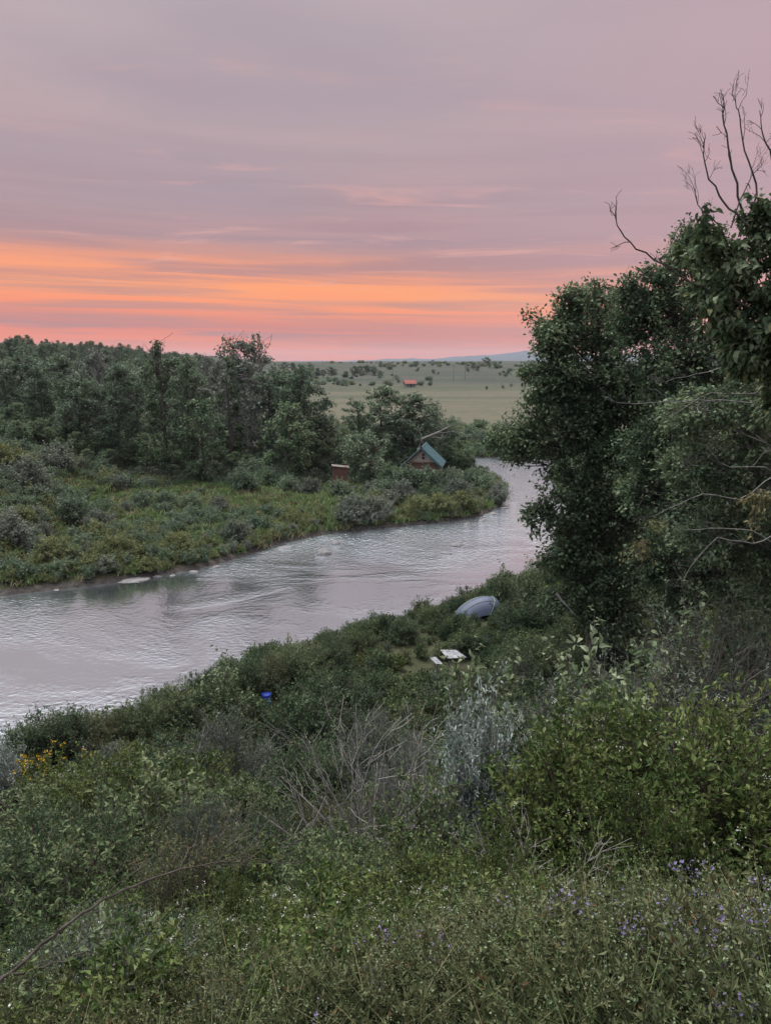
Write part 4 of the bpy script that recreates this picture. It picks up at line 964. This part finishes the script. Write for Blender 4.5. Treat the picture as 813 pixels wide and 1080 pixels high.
def shed():
    D = 80.0; p = atd(359, 500, D); x0 = p[0]; z0 = g1(x0, D); H = atd(359, 491.5, D)[2] - z0
    t_ = thing('wooden_shed', (x0, D, z0), 'little red-brown plank shed with flat slanting roof at the clearing', 'shed', rz=R(8))
    g = Geo(); g.box((0, .6, H/2 - .05), (1.45, 1.2, H - .1)); link('wall', g.mesh('shed_wall', MAT['shed_red']), t_)
    g = Geo(); g.prism([(-.85, -.15, H - .02), (.95, -.15, H - .22), (.95, 1.4, H - .22), (-.85, 1.4, H - .02)], (0, 0, .06)); link('roof', g.mesh('shed_roof', MAT['grey_wood']), t_)
    g = Geo(); g.box((-.1, -.015, H*.42), (.62, .03, H*.72)); dr_ = link('door', g.mesh('shed_door', MAT['shed_red']), t_)
    g = Geo(); g.box((.13, -.05, H*.42), (.03, .04, .12)); link('handle', g.mesh('shed_handle', MAT['dark_glass']), dr_)
shed()
# dead trunk leaning behind the cabin roof
g = Geo(); r = rng(5)
P = np.array([atd(441, 474, 88), atd(445, 463, 88), atd(462, 456, 88), atd(477, 448, 88.5)]); b0 = P[0].copy(); gz = g1(b0[0], 88)
P = np.concatenate([[[b0[0] - .2, 88, gz - .1]], P]); org = P[0].copy()
tv = tubes((P - org)[None], np.array([[.2, .17, .14, .10, .04]]), 7); g.add(tv[0], [tv[1]])
for a_, b_ in (((446, 468), (441, 452)), ((455, 461), (470, 462)), ((465, 454), (468, 444)), ((460, 457), (480, 455))):
    Q = np.array([atd(*a_, 88), atd((a_[0] + b_[0])/2 + 1, (a_[1] + b_[1])/2, 88.1), atd(*b_, 88.2)]) - org
    tv = tubes(Q[None], np.array([[.06, .045, .02]]), 5); g.add(tv[0], [tv[1]])
o = link('dead_tree', g.mesh('dead_tree', MAT['bark_grey'])); o.location = org; tag(o, 'bleached dead tree leaning out above the cabin roof', 'dead tree')
# ------------------------------------------------------------------ rocks
def rock_mesh(name, seed, mat, flat=.5):
    import bmesh
    bm = bmesh.new(); bmesh.ops.create_icosphere(bm, subdivisions=3, radius=1)
    V = np.array([v.co[:] for v in bm.verts]); nn = V*(1 + .28*vnoise(V[:, 0]*1.3 + seed*3, V[:, 1]*1.3 + V[:, 2]*1.7, seed, 4)[:, None])
    nn[:, 2] *= flat; nn[:, 0] *= 1.25
    for v, c_ in zip(bm.verts, nn): v.co = c_
    me = bpy.data.meshes.new(name); bm.to_mesh(me); bm.free(); me.materials.append(mat)
    for p_ in me.polygons: p_.use_smooth = True
    return me
m, t, b = principled('rock_mat', (.3, .3, .3), .7, .3)
tcn = N(t, 'ShaderNodeTexCoord'); nz = noise(t, tcn.outputs['Object'], 2.5, 6, .65)
t.links.new(ramp(t, nz, [(.3, (.08, .075, .075)), (.7, (.22, .21, .21))]), b.inputs['Base Color'])
bp = N(t, 'ShaderNodeBump', inp={'Strength': .5, 'Distance': .08}); t.links.new(nz, bp.inputs['Height']); t.links.new(bp.outputs[0], b.inputs['Normal'])
RK = [rock_mesh('rock%d' % i, i + 1, m) for i in range(4)]
GRK = 'rocks standing in the river'
for i, (px, py, w, fl, lab) in enumerate([
    (341, 584, 1.0, 1.2, 'large pale boulder standing in the river left of centre'), (354, 573, .8, 1.0, 'pale boulder in the river just upstream of the large one'),
    (470, 583, .75, .6, 'flat dark rock alone in the river below the riffle'), (482, 575, .8, .9, 'grey rock breaking the riffle behind the flat one'),
    (141, 611, 1.7, .25, 'long flat pale slab at the foot of the far bank'), (166, 608, .45, .7, 'small stone right of the long pale slab'),
    (182, 607, .4, .7, 'small round stone at the far waterline, second right of the slab'), (205, 603, .5, .7, 'pale stone at the far waterline below the young tree'),
    (228, 598, .5, .8, 'stone at the far waterline where the shore turns'), (60, 622, .35, .5, 'small stone at the left end of the far waterline'),
    (300, 577, .8, .3, 'low gravel tongue at the far waterline'), (520, 542, .7, .8, 'dark rock at the tip of the wooded point'), (532, 536, .6, .8, 'pale rock off the tip of the wooded point'),
    (508, 549, .6, .7, 'low rock beside the shore of the wooded point'), (541, 528, .5, .8, 'small rock washed by foam beyond the point'), (492, 552, .5, .6, 'small rock near the shore left of the point')]):
    p = atz(px, py, .02); o = link('river_rock', RK[i % 4]); s = w*.55; o.scale = (s, s*.8, s*fl); o.location = (p[0], p[1], .0); o.rotation_euler = (0, 0, i*1.3 if i != 4 else .1)
    tag(o, lab, 'rock', GRK)
x_, y_, z_ = hit(469, 630); o = link('boulder', RK[1]); o.location = (x_, y_, z_ + .25); o.scale = (.55, .5, .75); tag(o, 'grey boulder showing above the shore shrubs behind the tent', 'boulder')
# ------------------------------------------------------------------ tent, panels, bucket
m, t, b = principled('tent_fabric', (.12, .15, .28), .6, .3)
tcn = N(t, 'ShaderNodeTexCoord'); t.links.new(ramp(t, noise(t, tcn.outputs['Object'], 1.4, 3, .5), [(.3, (.07, .085, .13)), (.7, (.10, .115, .17))]), b.inputs['Base Color'])
principled('tent_trim', (.20, .26, .18), .6, .3)
def tent():
    D = 38.5; p = atd(500, 650, D); x0 = p[0]; z0 = g1(x0, D); H = max(1.0, atd(505, 632, D)[2] - z0)
    t_ = thing('dome_tent', (x0 + .1, D, z0), 'blue-grey dome tent half hidden in bushes by the river', 'tent', rz=R(12)); t_.rotation_euler[1] = R(-9)
    nu, nv = 33, 17; a_ = np.linspace(0, np.pi, nu); Lh = 1.28
    V = []
    for j in range(nv):
        q = j/(nv - 1)*2 - 1                                     # along depth
        for i in range(nu):
            x_ = -math.cos(a_[i]); z_ = math.sin(a_[i])**.9
            k = math.sqrt(max(0, 1 - q*q*.96))
            fold = 1 + .006*math.sin(i*.9 + j*.7)*math.sin(a_[i])
            skew = .42*z_
            V.append((( x_*Lh + skew)*(.35 + .65*k)*fold, q*.8, H*z_*(.10 + .90*k)*fold))
    V = np.array(V).reshape(nv, nu, 3); ix = np.arange(nv*nu).reshape(nv, nu)
    F = np.stack([ix[:-1, :-1], ix[:-1, 1:], ix[1:, 1:], ix[1:, :-1]], -1).reshape(-1, 4)
    me = mesh_np('tent_body', V.reshape(-1, 3), [F], MAT['tent_fabric'], smooth_f=True); link('fly', me, t_)
    for j in (4, 8, 12):
        g = Geo(); P = V[j] + np.array([0, 0, .012]); tv = tubes(P[None], .014, 5); g.add(tv[0], [tv[1]]); link('pole', g.mesh('tent_pole', MAT['tent_trim']), t_)
    g = Geo(); P = V[:, 22] + np.array([0, 0, .01]); tv = tubes(P[None], .02, 5); g.add(tv[0], [tv[1]]); link('seam', g.mesh('tent_seam', MAT['tent_trim']), t_)
tent()
m, t, b = principled('panel_mat', (.5, .5, .52), .5, .3)
tcn = N(t, 'ShaderNodeTexCoord'); t.links.new(ramp(t, noise(t, tcn.outputs['Object'], 9, 4, .6), [(.36, (.08, .09, .10)), (.5, (.19, .20, .21)), (.64, (.30, .30, .32))]), b.inputs['Base Color'])
def panel(corners, D, lab, tail=None):
    P = [atd(px, py, D + dd) for px, py, dd in corners]; c_ = np.mean(P, 0); z0 = g1(c_[0], c_[1])
    t_ = thing('slanted_panel', (c_[0], c_[1], z0), lab, 'panel', 'slanted panels by the tent'); b0 = np.array([c_[0], c_[1], z0])
    g = Geo(); g.prism([q - b0 for q in P], (0, 0, .03)); link('board', g.mesh('panel_board', m), t_)
    for q in (.3, .7):
        w_ = P[0]*(1 - q)/2 + P[3]*(1 - q)/2 + P[1]*q/2 + P[2]*q/2 - b0
        g = Geo(); tv = tubes(np.array([[[w_[0], w_[1], -.05], [w_[0], w_[1], w_[2] - .01]]]), .03, 6); g.add(tv[0], [tv[1]]); link('post', g.mesh('panel_post', MAT['grey_wood']), t_)
panel([(464, 686, .25), (481, 686, .35), (492, 694, -.3), (472, 695, -.35)], 31.0, 'larger slanted pale panel on posts below the tent')
panel([(453, 694, .15), (459.5, 693.5, .2), (467, 701, -.25), (460, 701, -.3)], 30.2, 'smaller narrow slanted panel left of the larger one')
m, t, b = principled('blue_plastic', (.01, .045, .38), .4, .5)
principled('white_plastic', (.65, .65, .68), .5, .4); principled('dark_metal', (.04, .04, .045), .5, .5)
def bucket():
    b0 = BAR[2]; D = BAR[1]; p = BAR
    t_ = thing('plastic_barrel', (p[0], D, b0), 'small bright blue plastic barrel half hidden in the bushes', 'barrel')
    H = .52; rr_ = .19
    prof = [(0, 0), (rr_*.9, 0), (rr_, .04), (rr_, H*.3), (rr_*1.06, H*.33), (rr_, H*.36), (rr_, H*.64), (rr_*1.06, H*.67), (rr_, H*.70), (rr_*.98, H - .05), (rr_*.85, H - .02), (rr_*.6, H - .02)]
    k = 20; an = np.arange(k)/k*2*np.pi; V = np.array([[(q*math.cos(w), q*math.sin(w), h) for w in an] for q, h in prof]); ix = np.arange(len(prof)*k).reshape(len(prof), k)
    a_ = ix[:-1]; d_ = ix[1:]; F = np.stack([a_, np.roll(a_, -1, 1), np.roll(d_, -1, 1), d_], -1).reshape(-1, 4)
    link('body', mesh_np('barrel_body', V.reshape(-1, 3), [F], MAT['blue_plastic'], smooth_f=True), t_)
    V2 = np.array([[(q*math.cos(w), q*math.sin(w), h) for w in an] for q, h in [(rr_*.98, H - .045), (rr_*1.02, H - .03), (rr_*1.02, H + .005), (rr_*.9, H + .02), (.001, H + .025)]]); ix = np.arange(5*k).reshape(5, k); a_ = ix[:-1]; d_ = ix[1:]
    link('lid', mesh_np('barrel_lid', V2.reshape(-1, 3), [np.stack([a_, np.roll(a_, -1, 1), np.roll(d_, -1, 1), d_], -1).reshape(-1, 4)], m, smooth_f=True), t_)
bucket()
# ------------------------------------------------------------------ far countryside: houses, poles, hill bushes
principled('house_red', (.20, .06, .05), .7, .2); principled('house_wall', (.24, .23, .22), .8, .2); principled('house_teal', (.05, .12, .11), .6, .3)
def far_house(px, py, D, w, roofm, lab):
    x_, D, z0 = hit(px, py + 1.5, 150)
    t_ = thing('farmhouse', (x_, D, z0), lab, 'house', rz=R(10))
    h = 1.7; g = Geo(); g.box((0, 0, h/2), (w, 5, h)); link('wall', g.mesh('fh_wall', MAT['house_wall']), t_)
    g = Geo(); g.prism([(-w/2 - .4, -2.9, h), (-w/2 - .4, 2.9, h), (-w/2 - .4, 0, h + 1.7)], (w + .8, 0, 0)); rf = link('roof', g.mesh('fh_roof', MAT[roofm]), t_)
    g = Geo(); g.box((w*.25, .6, h + 1.6), (.5, .5, 1.1)); link('chimney', g.mesh('fh_ch', MAT['house_wall']), rf)
    for k in (-1, 0, 1):
        g = Geo(); g.box((k*w*.28, -2.52, .95), (.9, .06, .7) if k else (.8, .06, 1.4)); link('window' if k else 'door', g.mesh('fh_win', MAT['dark_glass']), t_)
far_house(314, 407, 0, 4.6, 'house_red', 'distant farmhouse with red roof among the dark bushes on the hill foot')
far_house(324, 407, 0, 3.2, 'house_teal', 'distant green-roofed outbuilding touching the red-roofed farmhouse')
far_house(432, 407, 0, 4.8, 'house_red', 'distant red-roofed farmhouse standing alone in the middle of the plain')
for px, D, lab in [(414, 430, 'utility pole left of the lone red-roofed house'), (478, 430, 'utility pole right of the lone red-roofed house'), (490, 440, 'utility pole beside the other one on the plain')]:
    p = atd(px, 405, D); z0 = g1(p[0], D)
    t_ = thing('utility_pole', (p[0], D, z0), lab, 'utility pole', 'utility poles across the plain')
    g = Geo(); tv = tubes(np.array([[[0, 0, -.3], [0, 0, 9.5]]]), np.array([[.16, .11]]), 6); g.add(tv[0], [tv[1]]); link('pole', g.mesh('up', MAT['grey_wood']), t_)
    g = Geo(); g.box((0, 0, 8.9), (2.2, .14, .14)); link('crossarm', g.mesh('ua', MAT['grey_wood']), t_)
GH = 'dark bushes dotting the distant hills'
r = rng(90)
spots = [(365, 398, 7), (374, 396, 9), (380, 394, 8), (387, 395, 10), (394, 396, 9), (401, 398, 8), (341, 398, 8), (349, 396, 8), (300, 392, 10), (309, 391, 10), (318, 392, 9), (327, 394, 9), (335, 396, 8), (418, 401, 5), (420, 404, 4), (441, 391, 4), (457, 394, 4), (462, 395, 3), (454, 405, 4),
         (456, 383, 4), (493, 392, 5), (499, 390, 8), (503, 391, 6), (513, 386, 8), (516, 388, 5), (522, 388, 6), (527, 396, 4), (536, 395, 5), (558, 388, 6), (563, 388, 7), (513, 411, 3), (530, 410, 3), (539, 408, 3)]
for i, (px, py, hp) in enumerate(spots):
    x_, y_, z_ = hit(px, py, 150)
    put_tree('bushy' if i % 3 else 'wide', x_, y_, max(1.5, hp/F_PX*y_*r.uniform(.85, 1.2)), 'small dark bush dotting the distant hills beyond the plain', name='hill_bush', cat='bush', group=GH, wf=1.15)
# scrub on the hills and the scarp (mass)
r = rng(91); n = 9000
A = r.uniform(-.9, .9, n); D = np.exp(r.uniform(np.log(118), np.log(1500), n)); x = D*np.sin(A); y = D*np.cos(A)
dr = seg_dist(x, y, BR)
scarp = (dr > 1.5) & (dr < 26) & (y > 100)
hl_ = (D > 380) & (vnoise(x/45, y/70, 44) > .12)
ok = (scarp | hl_) & ~inside(x, y, POLY); x, y, D = x[ok], y[ok], D[ok]
s = r.uniform(.5, 1.3, len(x))*np.where(D > 300, 1.5, 1.1)
scatter('distant_scrub', np.stack([x, y, ground(x, y)], 1), rnd_rot(len(x), r), np.stack([s*1.3, s*1.3, s], 1), far_shrubs, 'low scrub on the river terrace and distant hills')
# ------------------------------------------------------------------ foreground flowers, dead branch, snag
def flower_plant(name, seed, H, n, pet, mat, stem='stem_green', lm='leaf_olive', head=.02, wide=.35, leafs=40, leaf=.03, petals=14, zr_=(.7, 1.1)):
    r = rng(seed); g = Geo(); S = np.stack([r.normal(0, .05, n), r.normal(0, .05, n), np.zeros(n)], 1)
    E = np.stack([r.normal(0, wide*.5, n), r.normal(0, wide*.5, n), H*r.uniform(*zr_, n)], 1)
    P = curve_pts(S, E, 6, .04, r, .06); tv = tubes(P, np.linspace(1, .5, 6)[None]*.0028, 4); g.add(tv[0], [tv[1]], 0)
    k = leafs; ii = r.integers(0, n, n*k); tt = r.uniform(.1, .95, n*k)*5; i0 = tt.astype(int); ff = (tt - i0)[:, None]
    B = P[ii, i0]*(1 - ff) + P[ii, i0 + 1]*ff; lv = leaves(B, r.normal(0, 1, B.shape) + [0, 0, .4], leaf*r.uniform(.6, 1.3, len(B)), .35, 'rhomb', seed); g.add(lv[0], lv[1], 1)
    hp = np.repeat(E, petals, 0) + r.normal(0, head, (n*petals, 3)); lv = leaves(hp, r.normal(0, 1, hp.shape), pet*r.uniform(.6, 1.3, len(hp)), .7, 'rhomb', seed + 1, jit=1.2); g.add(lv[0], lv[1], 2)
    return g.mesh(name, [MAT[stem], MAT[lm], MAT[mat]])
vet = coll_of('vetch', [flower_plant('vt%d' % i, 300 + i, .55, 9, .013, 'petal_purple', wide=.4, petals=15, head=.024) for i in range(3)])
r = rng(301); pts = []
x, y, D = polar_pts(330, r, 3.0, 6.6, -.2, .8)
c_ = vnoise(x*1.3, y*1.3, 77); ok = (r.uniform(0, 1, len(x)) < TRI(x - .4, D)) & (c_ > -.15); x, y = x[ok], y[ok]; s = r.uniform(.8, 1.15, len(x))*(1 + .65*smooth(-.6, 2.8, x))
scatter('vetch', np.stack([x, y, ground(x, y)], 1), rnd_rot(len(x), r), np.stack([s, s, s], 1), vet, 'purple-flowering vetch tangled in the dry grass at bottom right')
weeds = coll_of('weed_protos', [flower_plant('wd%d' % i, 320 + i, .6, 14, .012, 'leaf_sapling', wide=.35, leafs=70, leaf=.036, petals=5) for i in range(4)])
x, y, D = polar_pts(3400, r, 2.8, 7.6, -.7, .9); ok = (r.uniform(0, 1, len(x)) < TRI(x, D)*1.0 + .10); x, y = x[ok], y[ok]; s = r.uniform(.7, 1.15, len(x))*(.85 + .75*smooth(-.6, 2.8, x))
scatter('seeding_weeds', np.stack([x, y, ground(x, y)], 1), rnd_rot(len(x), r, .2), np.stack([s, s, s], 1), weeds, 'pale seeding weeds mixed through the foreground')
wf_ = coll_of('whiteflower', [flower_plant('wf%d' % i, 340 + i, .5, 4, .011, 'petal_white', lm='leaf_bright', wide=.35, leafs=60, leaf=.045, petals=5, head=.007) for i in range(3)])
x, y, D = polar_pts(140, r, 4.2, 9, -.55, .1); s = r.uniform(.7, 1.2, len(x))
scatter('white_wildflowers', np.stack([x, y, ground(x, y) + .15], 1), rnd_rot(len(x), r), np.stack([s, s, s], 1), wf_, 'tiny white wildflowers speckling the green plants at bottom left')
# yellow flowering clump
yl = flower_plant('tansy', 360, 2.1, 16, .035, 'petal_yellow', lm='leaf_bright', wide=.75, leafs=90, leaf=.10, petals=9, head=.03, zr_=(.90, 1.02))
for px, top, D, lab in [(40, 796, 19.5, 'orange-yellow flowering plant near the left edge, in front of the dark shrub'), (58, 798, 19.2, 'yellow flowering plant with the brightest blooms, right of the orange one')]:
    p = atd(px, top, D); z = g1(p[0], D); o = link('yellow_wildflower', yl); o.location = (p[0], D, z); o.scale = ((p[2] - z)/2.1,)*3; o.rotation_euler = (0, 0, px); tag(o, lab, 'flowering plant')
def branch_obj(name, pts, rad, lab, cat, mat, tw=8, twl=.5, seed=1):
    P = np.array([atd(px, py, D*(.88 if D < 8 else 1)) for px, py, D in pts]); org = P[0].copy(); r = rng(seed); P = P - org; g = Geo()
    t_ = np.linspace(0, len(P) - 1, len(P)*4); Q = np.stack([np.interp(t_, np.arange(len(P)), P[:, k]) for k in range(3)], 1)
    for _ in range(2): Q[1:-1] = (Q[:-2] + Q[1:-1]*2 + Q[2:])/4
    tv = tubes((Q + r.normal(0, .006, Q.shape))[None], np.linspace(rad, rad*.2, len(Q))[None], 7); g.add(tv[0], [tv[1]])
    a_ = r.integers(len(Q)//4, len(Q), tw); s = Q[a_]; dn_ = unit(Q[-1] - Q[0])
    e = s + unit(dn_ + r.normal(0, .5, (tw, 3)))*twl*r.uniform(.4, 1.2, (tw, 1)); tv = tubes(curve_pts(s, e, 5, -.05, r, .06), np.linspace(1, .3, 5)[None]*rad*.3, 4); g.add(tv[0], [tv[1]])
    o = link(name, g.mesh(name, MAT[mat])); o.location = org; tag(o, lab, cat); return o
branch_obj('dead_branch', [(-30, 1062, 4.3), (20, 1018, 4.5), (62, 980, 4.7), (110, 948, 5.0), (160, 925, 5.3), (215, 912, 5.6), (265, 907, 5.9), (320, 910, 6.2)], .013, 'long dark dead branch arching up from the bottom left corner', 'branch', 'bark_dark', tw=12, twl=.7, seed=4)
branch_obj('dead_branch', [(-25, 1036, 4.4), (10, 1030, 4.5), (45, 1020, 4.7), (100, 1000, 4.9)], .012, 'short thin dead branch under the long arching one', 'branch', 'bark_dark', tw=5, twl=.4, seed=8)
branch_obj('snag', [(207, 812, 17.5), (210, 795, 17.4), (213, 780, 17.4), (216, 766, 17.5)], .045, 'pale broken stick standing up out of the green bushes', 'snag', 'bark_grey', tw=3, twl=.5, seed=9)
branch_obj('snag', [(586, 626, 27), (592, 633, 26.9), (598, 640, 26.8), (604, 646, 26.8)], .06, 'pale leaning stick under the dark tree right of the tent', 'snag', 'bark_grey', tw=2, twl=.3, seed=10)
# ------------------------------------------------------------------ haze
HAZE = 0.000065
m = bpy.data.materials.new('haze_mat'); m.use_nodes = True; t = m.node_tree; t.nodes.clear()
pv = N(t, 'ShaderNodeVolumePrincipled'); pv.inputs['Color'].default_value = (.66, .70, .80, 1); pv.inputs['Density'].default_value = HAZE; pv.inputs['Anisotropy'].default_value = 0.1
out = N(t, 'ShaderNodeOutputMaterial'); t.links.new(pv.outputs[0], out.inputs['Volume'])
g = Geo(); g.box((0, 0, 73), (20000, 20000, 160)); 
hz = link('haze', g.mesh('haze', m)); tag(hz, 'thin blue evening haze over the valley', kind='stuff')
